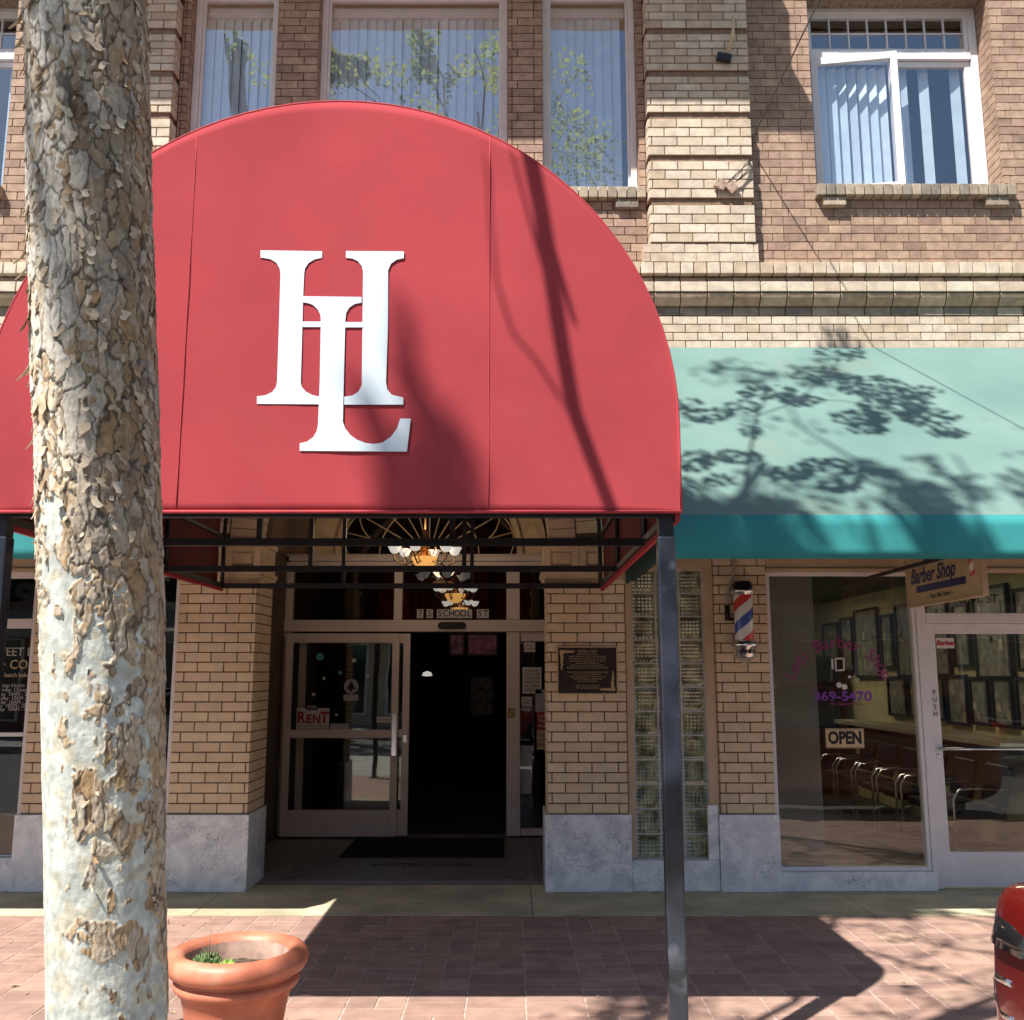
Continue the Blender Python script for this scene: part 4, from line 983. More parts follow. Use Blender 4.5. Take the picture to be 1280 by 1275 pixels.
# ------------------------------------------------------------------ green awnings
def awning(x0, x1, lab):
    e = empty('green_awning', ((x0+x1)/2, W, 2.42), lab, 'awning', 'green awnings along the shopfronts')
    YA, zt, zf, zl = 6.29, zv(434, W-.02), 2.715, 2.43
    nx = max(8, int((x1-x0)/.12)); ny = 16
    def sheet(o_, name, m):
        g = MB(); vs = []; fs = []
        for j in range(ny+1):
            t = j/ny
            for i in range(nx+1):
                x = x0+(x1-x0)*i/nx; sag = -.012*math.sin(math.pi*t)*(1-abs(math.sin(math.pi*(x-x0)/2.4))**3*.6) + .003*noise.noise(Vector((x*1.4, t*3, 0)))
                vs.append((x, W-.01+(YA-W+.01)*t, zt+(zf-zt)*t+sag+o_))
        for j in range(ny):
            for i in range(nx): a = j*(nx+1)+i; fs.append((a, a+nx+1, a+nx+2, a+1))
        g.add(vs, fs, True); return g.build(name, m, e)
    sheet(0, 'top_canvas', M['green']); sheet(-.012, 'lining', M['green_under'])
    g = MB(); vs = []; fs = []; nz = 4
    for j in range(nz+1):
        for i in range(nx+1):
            x = x0+(x1-x0)*i/nx; t = j/nz; vs.append((x, YA+.004*noise.noise(Vector((x*2.2, t, 5)))*t*2, zf+(zl-zf)*t))
    for j in range(nz):
        for i in range(nx): a = j*(nx+1)+i; fs.append((a, a+nx+1, a+nx+2, a+1))
    g.add(vs, fs, True); o = g.build('valance', M['green_deep'], e); s = o.modifiers.new('t', 'SOLIDIFY'); s.thickness = .004
    for x in (x0, x1):
        g = MB(); t_ = .004
        vs = [(x, W-.012, zt-.01), (x, YA+.01, zf-.012), (x, YA+.01, zl), (x, W-.012, zl)]; vs2 = [(a+t_, b, c) for a, b, c in vs]
        g.add(vs+vs2, [(0,1,2,3), (7,6,5,4), (0,4,5,1), (1,5,6,2), (2,6,7,3), (3,7,4,0)]); g.build('end_panel', M['green_under'], e)  # ends use the darker underside green, their shade put into the colour
    f = MB(); f.bar((x0+.02, YA+.03, zl+.02), (x1-.02, YA+.03, zl+.02), .03); f.bar((x0+.02, YA+.04, zf-.04), (x1-.02, YA+.04, zf-.04), .03)
    x = x0+.05
    while x < x1:
        f.bar((x, YA+.04, zf-.05), (x, W-.02, zt-.06), .025); f.bar((x, YA+.04, zl+.04), (x, W-.02, zl+.04), .025); x += 1.9
    f.build('frame', M['black'], e)
awning(.945, 8.6, 'long faded green awning over barber shop, right of the red canopy')
awning(-10.5, -2.62, 'green awning over the left shop, mostly behind the tree trunk')

# ------------------------------------------------------------------ red entrance canopy
CX, CR, CF, ZL, ZQ = -.83, 1.586, 4.33, 2.41, 2.824
cn = empty('entrance_canopy', (CX, CF, 0), 'red barrel-vaulted entrance canopy on black posts with white HL monogram', 'canopy')
prof = [(CX-CR, ZL), (CX-CR, 2.64)] + [(CX+CR*math.cos(a), ZQ+CR*math.sin(a)) for a in [math.pi-math.pi*k/44 for k in range(45)]] + [(CX+CR, 2.64), (CX+CR, ZL)]
# vault
def vault(off, name, m):
    g = MB(); vs = []; fs = []; ny = 20
    for j in range(ny+1):
        y = CF+.012+(W-.14-CF-.012)*j/ny
        for i, (x, z) in enumerate(prof):
            s_ = off + (.010*abs(math.sin(math.pi*j/ny*3)) if 1 < i < len(prof)-2 else 0)
            d = Vector((x-CX, 0, max(0, z-ZQ))); d.normalize(); vs.append((x-d.x*s_, y, z-d.z*s_))
    n = len(prof)
    for j in range(ny):
        for i in range(n-1): a = j*n+i; fs.append((a, a+n, a+n+1, a+1))
    g.add(vs, fs, True); return g.build(name, m, cn)
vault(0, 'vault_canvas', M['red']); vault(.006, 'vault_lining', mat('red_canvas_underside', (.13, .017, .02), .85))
# front face as a cut grid
g = MB(); vs = []; fs = []; NX, NZ = 90, 40
for i in range(NX+1):
    th = math.pi*(1-i/NX); x = CX+CR*math.cos(th); top = ZQ+CR*math.sin(th)
    for j in range(NZ+1):
        t = j/NZ; z = ZL+(top-ZL)*t
        wr = .012*noise.noise(Vector((x*1.6, z*.9, 2)))+.003*noise.noise(Vector((x*5+z*4, z*2.2, 4)))+ .012*noise.noise(Vector((x*8+z*5, z*3, 9)))*math.exp(-(z-ZL)*9)
        edge = min(1, (1-t)*8, (i+.001)/3, (NX-i+.001)/3)
        vs.append((x, CF+.001+abs(wr)*edge, z))
for i in range(NX):
    for j in range(NZ): a = i*(NZ+1)+j; fs.append((a, a+NZ+1, a+NZ+2, a+1))
g.add(vs, fs, True); fr_ = g.build('front_canvas', M['red'], cn); s = fr_.modifiers.new('t', 'SOLIDIFY'); s.thickness = .004
# hem and edge piping, seams
g = MB(); g.tube([(x, CF+.004, z) for x, z in prof], .0055, 8); g.tube([(CX-CR, CF+.0, ZL+.004), (CX+CR, CF+.0, ZL+.004)], .008, 8); g.build('piping', M['red_seam'], cn)
g = MB()
for x in (-1.5, -.105):
    zt2 = ZQ+math.sqrt(CR**2-(x-CX)**2)-.02; g = MB(); g.tube([(x, CF+.001, ZL+.01+k*(zt2-ZL)/12) for k in range(13)], .0022, 5); g.build('seam', M['red_seam'], cn)
for x in (CX-CR, CX+CR):
    x += .012 if x < CX else -.012; MB().bar((x, CF+.03, ZL-.008), (x, W-.02, ZL-.008), .022, .05).build('side_hem', M['red'], cn)
# monogram
def poly_px(pts): return [(at(290+a/4.252, 290+b/4.252, CF).x, at(290+a/4.252, 290+b/4.252, CF).z) for a, b in pts]
Hl = [(152,98),(480,103),(479,138),(440,146),(408,165),(388,195),(384,225),(378,360),(372,600),(366,800),(372,825),(395,850),(430,868),(466,875),(466,916),(133,914),(133,874),(180,868),(215,850),(234,825),(240,795),(250,500),(258,225),(254,195),(236,164),(205,145),(152,136)]
Hr = [(606,102),(914,104),(914,140),(875,148),(845,170),(830,205),(829,500),(819,800),(826,838),(850,866),(911,880),(911,918),(597,918),(597,876),(640,870),(672,850),(690,815),(694,500),(697,210),(690,182),(668,155),(640,142),(606,138)]
C1 = [(370,477),(476,477),(476,506),(370,506)]; C2 = [(598,480),(700,480),(700,508),(598,508)]
Ll = [(375,343),(689,347),(689,377),(655,383),(625,402),(608,430),(603,470),(597,700),(590,1010),(603,1045),(632,1082),(665,1105),(710,1122),(755,1128),(800,1120),(845,1090),(878,1045),(895,993),(951,993),(930,1168),(361,1164),(361,1124),(400,1115),(432,1092),(450,1062),(458,1025),(467,800),(473,470),(470,440),(455,412),(430,388),(400,378),(375,376)]
for i, (nm, P_) in enumerate((('monogram_stem', Hl), ('monogram_stem', Hr), ('monogram_bar', C1), ('monogram_bar', C2), ('monogram_letter', Ll))):
    pp = poly_px(P_); pp = list(reversed(pp))
    g = MB(); y = CF-.0022-.0006*i; g.prism(pp, y, y+.0018+.0006*i)
    g.build(nm, M['logo'], cn)
# steel frame: bows, ties, struts
f = MB()
for y, sm in ((CF+.05, 0), (5.37, 1), (6.76, 2), (W-.08, 3)):
    k = .96; xs_ = [(CX+(x-CX)*.982, ZQ+(z-ZQ)*.982 if z > ZQ else z) for x, z in prof]
    f.tube([(x, y, z) for x, z in xs_], .018, 6)
    f.bar((CX-CR+.03, y, ZL+.005), (CX+CR-.03, y, ZL+.005), .04, .04)
    for q in (-.56, .5):
        top = ZQ+math.sqrt((CR*.98)**2-q*q); f.bar((CX+q, y, ZL+.02), (CX+q, y, top), .03)
for x in (CX-CR+.025, CX+CR-.025):
    f.bar((x, CF+.05, ZL+.01), (x, W-.08, ZL+.01), .035); f.bar((x, CF+.05, ZQ), (x, W-.08, ZQ), .025)
for a in (50, 90, 130):
    f.bar((CX+CR*.975*math.cos(R(a)), CF+.05, ZQ+CR*.975*math.sin(R(a))), (CX+CR*.975*math.cos(R(a)), W-.08, ZQ+CR*.975*math.sin(R(a))), .022)
f.build('frame', M['black'], cn)
for x in (-2.305, CX+CR-.062):
    po = MB().box(x-.039, x+.039, CF+.04, CF+.118, .0, ZL-.10).build('post', M['post'], cn, bevel=.008, seg=3)
    MB().box(x-.033, x+.033, CF+.046, CF+.112, ZL-.099, ZL+.02).build('post_sleeve', M['black'], po)
    MB().box(x-.08, x+.08, CF-.0, CF+.16, .002, .012).build('base_plate', M['black'], po)

# ------------------------------------------------------------------ planter and its plants
pc = Vector((-1.235, 4.70, 0))
ZR = .485
pt = empty('terracotta_planter', pc, 'round terracotta planter with thick rolled rim, right of the tree trunk', 'planter')
prof_p = [(.0, .0), (.17, 0), (.185, .01), (.225, ZR-.24), (.245, ZR-.165), (.262, ZR-.162), (.272, ZR-.15), (.276, ZR-.135), (.270, ZR-.122), (.258, ZR-.118), (.258, ZR-.105), (.275, ZR-.10), (.296, ZR-.088), (.309, ZR-.068), (.314, ZR-.045), (.309, ZR-.022), (.294, ZR-.006), (.270, ZR+.002), (.246, ZR-.003), (.228, ZR-.016), (.222, ZR-.03)]
MB().lathe(prof_p, pc, 96).build('pot', M['pot'], pt)
MB().lathe([(.2225, ZR-.028), (.216, ZR-.06), (.21, ZR-.12)], pc, 64).build('inner_wall', M['pot_in'], pt)
g = MB(); vs = [(pc.x, pc.y, ZR-.10)]; fs = []
rings = 10; nn = 40
for r_ in range(1, rings+1):
    for k in range(nn):
        a = 2*math.pi*k/nn; rr = .213*r_/rings; p = Vector((rr*math.cos(a), rr*math.sin(a), 0)); vs.append((pc.x+p.x, pc.y+p.y, ZR-.105+.012*noise.noise(p*30)))
for k in range(nn): fs.append((0, 1+k, 1+(k+1) % nn))
for r_ in range(rings-1):
    for k in range(nn): a = 1+r_*nn+k; b = 1+r_*nn+(k+1) % nn; fs.append((a, a+nn, b+nn, b))
g.add(vs, fs, True); g.build('soil', M['soil'], pt)
def leafblade(g, base, d, L, wdt, curl=.3, thick=.3):
    d = Vector(d).normalized(); s_ = d.cross(Vector((0, 0, 1))); s_ = (s_ if s_.length > .05 else Vector((1, 0, 0))).normalized(); up_ = s_.cross(d)
    pts = []; rr = []
    for k in range(6):
        t = k/5; pts.append(Vector(base)+d*L*t+Vector((0, 0, 1))*curl*L*t*t*.5); rr.append(max(.0006, wdt*math.sin(math.pi*(.15+.85*t)) if t < .98 else .0006))
    g.tube(pts, rr, 6)
def succ(c, n, L, wd, m, lab, up=.5, jitter=.02):
    g = MB(); rnd = random.Random(int(c.x*1000))
    for i in range(n):
        a = rnd.random()*6.28; e_ = rnd.uniform(up*.4, up*2); b = c+Vector((rnd.uniform(-1, 1), rnd.uniform(-1, 1), 0))*jitter
        leafblade(g, b, (math.cos(a), math.sin(a), e_), L*rnd.uniform(.6, 1.2), wd, rnd.uniform(.1, .8))
    return tag(g.build('succulent', m, None), lab, 'plant', 'succulents in the terracotta planter')
zs_ = ZR-.10
pA = at(262, 1190, 4.62); succ(Vector((-1.345, 4.61, zs_+.035)), 110, .052, .0075, M['succulent'], 'tall spiky grey-green succulent at the left of the planter', 1.3, .045)
succ(Vector((-1.262, 4.575, zs_+.045)), 60, .032, .012, M['succulent_bright'], 'bright green low succulent rosette in the planter', .6, .03)
succ(Vector((-1.18, 4.56, zs_+.04)), 36, .02, .006, M['succulent_bright'], 'tiny trailing succulent right of the bright rosette', .4, .045)
g = MB()
for dx, L_ in ((-.0, .16), (.03, .14), (-.02, .12)): g.tube([(-1.335+dx*.5, 4.62, zs_+.03), (-1.335+dx, 4.60, zs_+.05+L_*.5), (-1.33+dx*2.6, 4.60, zs_+.04+L_)], [.003, .0025, .001], 5)
tag(g.build('dry_stalk', M['twig'], None), 'dry dead flower stalks rising from the spiky succulent', 'plant')

# ------------------------------------------------------------------ the tree trunk with flaking bark
tree = empty('sycamore_tree', (-1.12, 3.05, 0), 'flaking bark sycamore trunk in the foreground left of the monogram', 'tree')
def axis(z):
    pts = [(-.2, -1.115, 3.07), (.8, -1.133, 2.95), (2.1, -1.156, 2.73), (3.6, -1.215, 2.53), (4.3, -1.235, 2.46)]
    for (z0, x0, y0), (z1, x1, y1) in zip(pts, pts[1:]):
        if z <= z1: t = (z-z0)/(z1-z0); return Vector((x0+(x1-x0)*t, y0+(y1-y0)*t, z))
    return Vector((-1.235, 2.46, z))
NA, NZ = 420, 1250
ZB0, ZB1 = -.1, 4.2
me = bpy.data.meshes.new('trunk'); vs = []; cols = []
V = Vector
def lerp(a, b, t): return tuple(x+(y-x)*t for x, y in zip(a, b))
def sst(a, b, x): t = max(0, min(1, (x-a)/(b-a))); return t*t*(3-2*t)
def hsh(p, k): q = math.sin(p.x*127.1+p.y*311.7+p.z*74.7+k*53.3)*43758.5453; return q-math.floor(q)
PAL = [(.44,.33,.23),(.37,.28,.20),(.56,.46,.34),(.62,.55,.45),(.52,.38,.24),(.72,.62,.46),(.52,.31,.15),(.64,.43,.22),(.78,.67,.48),(.50,.43,.35)]
def mask(p, cs, sn, z):
    nf = noise.noise(p*26)*.30+noise.noise(p*60)*.16+noise.noise(p*120)*.07
    m_ = noise.noise(V((cs*1.0, sn*1.0, z*1.3+4)))*.55+noise.noise(p*11)*.40+nf+(-cs*.55-sn*.35)*.72+(1.74-z)*.70-.04
    isl = noise.noise(V((p.x*13+5, p.y*13, p.z*6.5)))+nf*.55; is2 = noise.noise(V((p.x*30, p.y*30+3, p.z*19)))+nf*.5
    return m_-.8*sst(.14, .34, isl)*sst(-.9, .1, cs)-.75*sst(.20, .32, is2)*sst(-1, -.2, cs)
for j in range(NZ+1):
    z = ZB0+(ZB1-ZB0)*j/NZ; A = axis(z); vis = z > .6
    for i in range(NA):
        th = 2*math.pi*i/NA; cs, sn = math.cos(th), math.sin(th)
        # only the half towards the street is finely worked: the far side uses the same field
        p = V((cs*.18, sn*.18, z))
        rad = .158+.006*noise.noise(V((cs*.9, sn*.9, z*.9)))+.004*noise.noise(V((cs*3, sn*3, z*3)))+ .03*sst(.3, -.1, z)
        n9 = noise.noise_vector(p*8); n30 = noise.noise_vector(V((p.x*34, p.y*34, p.z*26))); n80 = noise.noise_vector(V((p.x*90, p.y*90, p.z*60)))
        wv = n9*.030+n30*.012+n80*.005
        q = V((p.x+wv.x, p.y+wv.y, (p.z+wv.z*1.8)*.42))
        d, pt_ = noise.voronoi(q*21); cell = pt_[0]; edge = d[1]-d[0]; rel = q*21-cell
        d2, pt2 = noise.voronoi(q*52+V((3, 3, 3))); edge2 = d2[1]-d2[0]
        h1, h2, h3 = hsh(cell, 1), hsh(cell, 2), hsh(pt2[0], 3)
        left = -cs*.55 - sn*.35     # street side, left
        m_ = mask(p, cs, sn, z)+(h1-.5)*.26
        bare = sst(.03, .08, m_)
        tan_ring = sst(-.22, .0, m_)*(1-bare)
        crack = 1-sst(.015, .09, edge); crack2 = (1-sst(.02, .12, edge2))*.5
        hgt = (h1-.5)*.0055+(h3-.5)*.0024-crack*.003-crack2*.0014
        hgt += max(0, -rel.z)*.008*h2                 # plates lift at their lower edges
        fin = noise.noise(V((p.x*150, p.y*150, p.z*45)))*.0011+n80.x*.0012
        hb = .0014*noise.noise(p*20)+.0007*noise.noise(p*55)+.0004*n80.y
        disp = hgt*(.5+.35*sst(1.5, 2.2, z))*(1-bare)+(.0025+.003*sst(1.5, 2.2, z))*(1-bare)+fin*(1-bare*.75)+hb*bare + .0022*sst(.04, .14, m_)*sst(.30, .10, m_)*.3
        r_ = rad+disp
        vs.append((A.x+cs*r_, A.y+sn*r_, z))
        c = PAL[int(h2*len(PAL)) % len(PAL)]; c = lerp(c, PAL[int(h3*len(PAL)) % len(PAL)], .45)
        upz = sst(1.5, 2.6, z); pale = sst(.40, .58, h1*.6+h3*.4+left*.28+.12*noise.noise(p*5)); c = lerp(c, (.84, .76, .64), pale*.9*max(.25, upz))  # left plates paler: the sunlit side is painted into the bark colour
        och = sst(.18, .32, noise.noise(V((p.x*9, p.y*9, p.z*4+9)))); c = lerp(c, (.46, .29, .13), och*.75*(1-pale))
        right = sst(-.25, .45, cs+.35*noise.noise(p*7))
        c = lerp(c, lerp((.20, .145, .10), (.34, .22, .115), sst(-.2, .3, noise.noise(V((p.x*12, p.y*12, p.z*5))))), right*(.35+.35*upz)*(.55+.45*h3))  # weathered brown right side, its shade also painted into the colour
        c = lerp(c, lerp((.52, .33, .16), (.70, .55, .36), h3), tan_ring*.8)
        c = lerp(c, (.07, .05, .038), crack*.75); c = lerp(c, (.14, .10, .065), crack2*.62)
        sm_ = lerp((.52, .54, .49), (.68, .69, .62), sst(-.3, .4, noise.noise(p*16)))
        sm_ = lerp(sm_, (.58, .50, .34), sst(.12, .35, noise.noise(p*21+V((7, 0, 0)))+n80.z*.2)*.6)
        sm_ = lerp(sm_, (.34, .36, .32), sst(.42, .5, noise.noise(V((p.x*30, p.y*30, p.z*16)))+.15*n80.x)*.5)
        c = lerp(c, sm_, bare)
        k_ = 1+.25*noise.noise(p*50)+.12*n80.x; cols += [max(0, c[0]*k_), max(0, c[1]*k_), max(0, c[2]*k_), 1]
fs = []
for j in range(NZ):
    for i in range(NA): a = j*NA+i; b = j*NA+(i+1) % NA; fs.append((a, b, b+NA, a+NA))
me.from_pydata(vs, [], fs); me.polygons.foreach_set('use_smooth', [True]*len(fs)); me.update()
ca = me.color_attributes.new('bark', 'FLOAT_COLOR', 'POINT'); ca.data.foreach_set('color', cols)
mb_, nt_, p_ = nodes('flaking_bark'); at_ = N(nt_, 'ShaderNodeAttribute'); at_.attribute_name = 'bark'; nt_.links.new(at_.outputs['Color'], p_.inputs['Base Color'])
p_.inputs['Roughness'].default_value = .85; p_.inputs['Specular IOR Level'].default_value = .25
tc_ = N(nt_, 'ShaderNodeTexCoord'); nb_ = N(nt_, 'ShaderNodeTexNoise'); nb_.inputs['Scale'].default_value = 120; nb_.inputs['Detail'].default_value = 6; bu_ = N(nt_, 'ShaderNodeBump'); bu_.inputs['Distance'].default_value = .002; bu_.inputs['Strength'].default_value = .6
nt_.links.new(tc_.outputs['Object'], nb_.inputs['Vector']); nt_.links.new(nb_.outputs['Fac'], bu_.inputs['Height']); nt_.links.new(bu_.outputs[0], p_.inputs['Normal'])
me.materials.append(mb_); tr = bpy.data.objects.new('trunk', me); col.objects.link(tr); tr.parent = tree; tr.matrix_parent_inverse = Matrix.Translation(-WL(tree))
# loose curling bark scales
rnd = random.Random(11); fl1 = MB(); fl2 = MB()
for k in range(800):
    z = rnd.uniform(1.0, 4.0); th = rnd.uniform(math.pi*.85, math.pi*2.15)
    if z < 2.0 and rnd.random() < .5: continue
    if mask(V((math.cos(th)*.18, math.sin(th)*.18, z)), math.cos(th), math.sin(th), z) > -.02: continue
    A = axis(z); n_ = V((math.cos(th), math.sin(th), 0)); s_ = V((-n_.y, n_.x, 0)); base = A+n_*(.164 if z > 1.9 else .1625)
    L_ = rnd.uniform(.008, .028)*(1.3 if z > 2 else .8)*(1.7 if rnd.random() < .06 else 1); wd = L_*rnd.uniform(.25, .6); K = 4; lift = rnd.uniform(.001, .30*L_); tl = rnd.uniform(-.6, .6)
    vs = []
    for q in range(K+1):
        t = q/K; ww = wd*(1-.5*t*rnd.random())*(1 if q < K else rnd.uniform(.2, .7))
        c_ = base+V((0, 0, -L_*t))+n_*(lift*t*t)+s_*(tl*L_*t+rnd.uniform(-.1, .1)*wd)
        j1, j2 = rnd.uniform(.5, 1.2), rnd.uniform(.5, 1.2)
        vs += [c_-s_*ww*j1+n_*.0018, c_+s_*ww*j2+n_*.0018, c_+s_*ww*j2, c_-s_*ww*j1]
    fs = [(0, 1, 2, 3)]
    for q in range(K):
        o_ = q*4
        for e in range(4): fs.append((o_+e, o_+4+e, o_+4+(e+1) % 4, o_+(e+1) % 4))
    fs.append((K*4+3, K*4+2, K*4+1, K*4))
    (fl1 if rnd.random() < .72 else fl2).add(vs, fs)
for k in range(16):          # bigger sheets hanging off the left flank
    z = rnd.choice([2.75, 2.9, 3.0, 2.6, 2.45, 2.35, 3.3, 3.5])+rnd.uniform(-.05, .05); th = math.pi+rnd.uniform(-.25, .45) if k % 4 else rnd.uniform(-.4, .2)
    A = axis(z); n_ = V((math.cos(th), math.sin(th), 0)); s_ = V((-n_.y, n_.x, 0)); L_ = rnd.uniform(.035, .075); wd = rnd.uniform(.008, .02); vs = []
    for q in range(7):
        t = q/6; c_ = A+n_*.163+V((0, 0, -L_*t))+n_*(.5*L_*t*t)+s_*(rnd.uniform(-.1, .1)*wd); ww = wd*(1-.8*t**1.5)*rnd.uniform(.8, 1.1)
        vs += [c_-s_*ww+n_*.0018, c_+s_*ww+n_*.0018, c_+s_*ww, c_-s_*ww]
    fs = [(0, 1, 2, 3), (27, 26, 25, 24)]+[(q*4+e, q*4+4+e, q*4+4+(e+1) % 4, q*4+(e+1) % 4) for q in range(6) for e in range(4)]
    fl1.add(vs, fs)
b1_ = fl1.build('bark_scales', mat('pale_bark_scale', (.66, .56, .43), .9, var=.15, scale=40, bump=.001, bscale=120, island_cols=[(.6,.55,.5),(1,.95,.9),(.8,.72,.6),(1,1,1)]), tree)
b1_['kind'] = 'stuff'; b2_ = fl2.build('bark_scales', mat('brown_bark_scale', (.38, .28, .19), .9, var=.2, scale=40, bump=.001, bscale=120, island_cols=[(.6,.6,.6),(1,.9,.8),(1,.8,.55)]), tree)

b2_['kind'] = 'stuff'
# limbs and foliage above the frame.  The clumps that shade awning, canopy and pavement hang where the light that
# misses those patches comes through.
AW_P = Vector((0, 6.29, 2.715)); AW_N = Vector((0, -(zv(434, W)-2.715), W-6.29)).normalized()
def src(P, t): return P - SUN*t
limb = MB(); leaves = MB(); rl = random.Random(21)
def leafquad(g, c, s_, flat=.6):
    n_ = V((rl.uniform(-1, 1), rl.uniform(-1, 1), rl.uniform(flat, 2))).normalized(); u = n_.orthogonal().normalized(); u = Matrix.Rotation(rl.random()*6.28, 3, n_)@u; v_ = n_.cross(u)
    a = s_*rl.uniform(.6, 1.1); b = a*rl.uniform(.5, .8)
    g.add([c-u*a, c-u*a*.3-v_*b, c+u*a*.5-v_*b*.8, c+u*a, c+u*a*.5+v_*b*.8, c-u*a*.3+v_*b], [(0, 1, 2, 3, 4, 5)])
def clump(c, rx, ry, rz, n, s_=.05):
    for _ in range(n):
        while True:
            p = V((rl.uniform(-1, 1), rl.uniform(-1, 1), rl.uniform(-1, 1)))
            if p.length < 1: break
        q_ = c+V((p.x*rx, p.y*ry, p.z*rz))
        if falls_free(q_): leafquad(leaves, q_, s_)
def falls_free(p):
    """the tree is thin where its shade would reach the canopy face, the upper wall or the open pavement"""
    t = (CF-p.y)/SUN.y; x, z = p.x+SUN.x*t, p.z-t
    if t > 0 and -2.6 < x < 1.0 and 2.3 < z < 4.6: return False
    t = (W-p.y)/SUN.y
    if p.z-t > 4.35: return False
    t = (7.2-p.y)/SUN.y; x, z = p.x+SUN.x*t, p.z-t
    if .8 < x < 4.6 and 2.2 < z < 4.8 and rl.random() < .97: return False
    x, y = p.x+SUN.x*p.z, p.y+SUN.y*p.z
    if x < 3.4 and 4.6 < y < 7.4 and rl.random() < .97: return False
    return True
def wig(a, b, n=6, k=.06):
    a, b = V(a), V(b); L = (b-a).length
    return [a.lerp(b, i/n)+V((rl.uniform(-1, 1), rl.uniform(-1, 1), rl.uniform(-1, 1)))*k*L*(0 if i in (0, n) else 1)/2 for i in range(n+1)]
def branch(pts, r0, r1, n=7):
    k = len(pts); limb.tube(pts, [r0+(r1-r0)*i/(k-1) for i in range(k)], n)
T0 = V((-1.235, 2.46, 4.15))
limb.tube([axis(3.9), T0, V((-1.27, 2.45, 4.5))], [.17, .165, .12], 14)
branch([V((-1.25, 2.46, 4.3)), V((-1.1, 2.5, 4.9))]+[src(onplane(px, v, (0, CF, 0), V((0, 1, 0))), 3.3) for px, v in ((775, 690), (765, 640), (742, 580), (718, 515), (704, 440), (690, 350), (678, 270), (664, 200))]+[V((-1.6, 2.7, 8.6)), V((-1.4, 3.0, 10.2))], .026, .040)
branch([src(onplane(px, v, (0, CF, 0), V((0, 1, 0))), 4.2) for px, v in ((702, 500), (672, 452), (640, 415), (620, 350), (612, 270), (608, 200))], .009, .006)
branch([src(onplane(px, v, (0, CF, 0), V((0, 1, 0))), 3.6) for px, v in ((700, 400), (675, 320), (655, 250), (640, 190))], .010, .007)
hub = V((-1.27, 2.45, 4.5))
lead = [hub, V((-.65, 2.1, 5.5)), V((-.25, 1.8, 7.2)), V((-.35, 1.7, 9.2)), V((-.6, 1.9, 10.8))]
branch(lead, .10, .02)
branch([hub, V((-2.2, 1.4, 5.6)), V((-4.0, .5, 7.2)), V((-4.9, -.2, 9.2)), V((-5.3, -.3, 10.2))], .09, .02)
# branch out over the canopy carrying the sprays that shade the awning
TS = 4.6
def ap(px, v): return onplane(px, v, AW_P, AW_N)
spine = [hub, V((-1.5, 2.2, 6.2)), V((-1.2, 2.8, 7.8))]
sprays = [((1050,440),35,12,40),((1020,468),38,10,45),((1090,482),45,14,75),((1120,505),50,14,85),((1160,520),40,12,55),((1075,522),40,10,50),((1085,535),26,7,28),((1185,540),26,7,26),((1150,488),30,8,24),
          ((960,490),36,9,40),((1000,500),30,8,32),((930,508),24,9,20),((885,518),32,10,40),((860,505),20,8,14),((940,535),16,12,18),((920,570),34,9,30),((870,575),24,14,30),
          ((985,592),34,9,36),((1030,580),36,8,34),((1050,606),28,10,34),((1075,590),24,7,20),((855,610),14,16,20),((900,600),20,8,14)]
cen = []
for (px, v), rx, ry, n in sprays:
    P_ = ap(px, v); S_ = src(P_, TS); cen.append(S_)
    k = P_.y/ray(px, v).y
    for _ in range(int(n*2.4)):
        a = rl.random()*6.28; q = math.sqrt(rl.random()); P2 = ap(px+rx*q*math.cos(a), v+ry*q*math.sin(a))
        leafquad(leaves, src(P2, TS+rl.uniform(-.35, .35)), .036, .4)
root1 = src(ap(925, 640), TS); mid1 = src(ap(945, 520), TS)
branch([lead[1], V((.3, 2.6, 6.5)), V((.2, 3.3, 7.4)), root1], .04, .014)
branch([root1, root1, src(ap(935, 580), TS), mid1, src(ap(960, 495), TS)], .018, .006)
branch([mid1, src(ap(1000, 500), TS), src(ap(1050, 500), TS), src(ap(1120, 510), TS), src(ap(1180, 540), TS)], .008, .004)
branch([src(ap(935, 580), TS), src(ap(985, 592), TS), src(ap(1060, 600), TS)], .008, .004)
branch([mid1, src(ap(900, 515), TS), src(ap(855, 505), TS)], .007, .004)
branch([src(ap(1000, 500), TS), src(ap(1030, 470), TS), src(ap(1060, 440), TS)], .007, .004)
branch([src(ap(935, 580), TS), src(ap(880, 575), TS)], .006, .004)
# soft, dense shadows from higher up
TH = 9.5
def soft(points, t, s_=.06):
    for P_, rx, rz, n in points:
        n = int(n*1.9)
        S_ = src(P_, t); 
        for _ in range(n):
            a = rl.random()*6.28; q = math.sqrt(rl.random()); leafquad(leaves, S_+V((rx*q*math.cos(a), rl.uniform(-.3, .3), rz*q*math.sin(a))), s_)
        cen.append(S_)
soft([(ap(1105, 598), .14, .08, 26), (ap(1140, 612), .16, .08, 32), (ap(1180, 632), .14, .08, 22), (ap(1187, 595), .06, .05, 10), (ap(850, 635), .08, .08, 12)], TH)
VA = lambda px, v: onplane(px, v, (0, 6.29, 0), V((0, 1, 0)))
soft([(VA(1160, 670), .12, .16, 60), (VA(1200, 680), .14, .16, 70), (VA(870, 670), .20, .16, 150), (VA(930, 675), .18, .16, 120), (VA(975, 670), .12, .18, 80), (VA(850, 670), .12, .16, 90), (VA(1020, 675), .03, .2, 14)], TH)
top = src(ap(1150, 615), TH); branch(wig(lead[3], top, 6, .05), .035, .008); branch(wig(lead[2], src(VA(930, 675), TH), 6, .05), .03, .008)
branch(wig(lead[3], src(VA(1180, 675), TH), 6, .05), .03, .008)
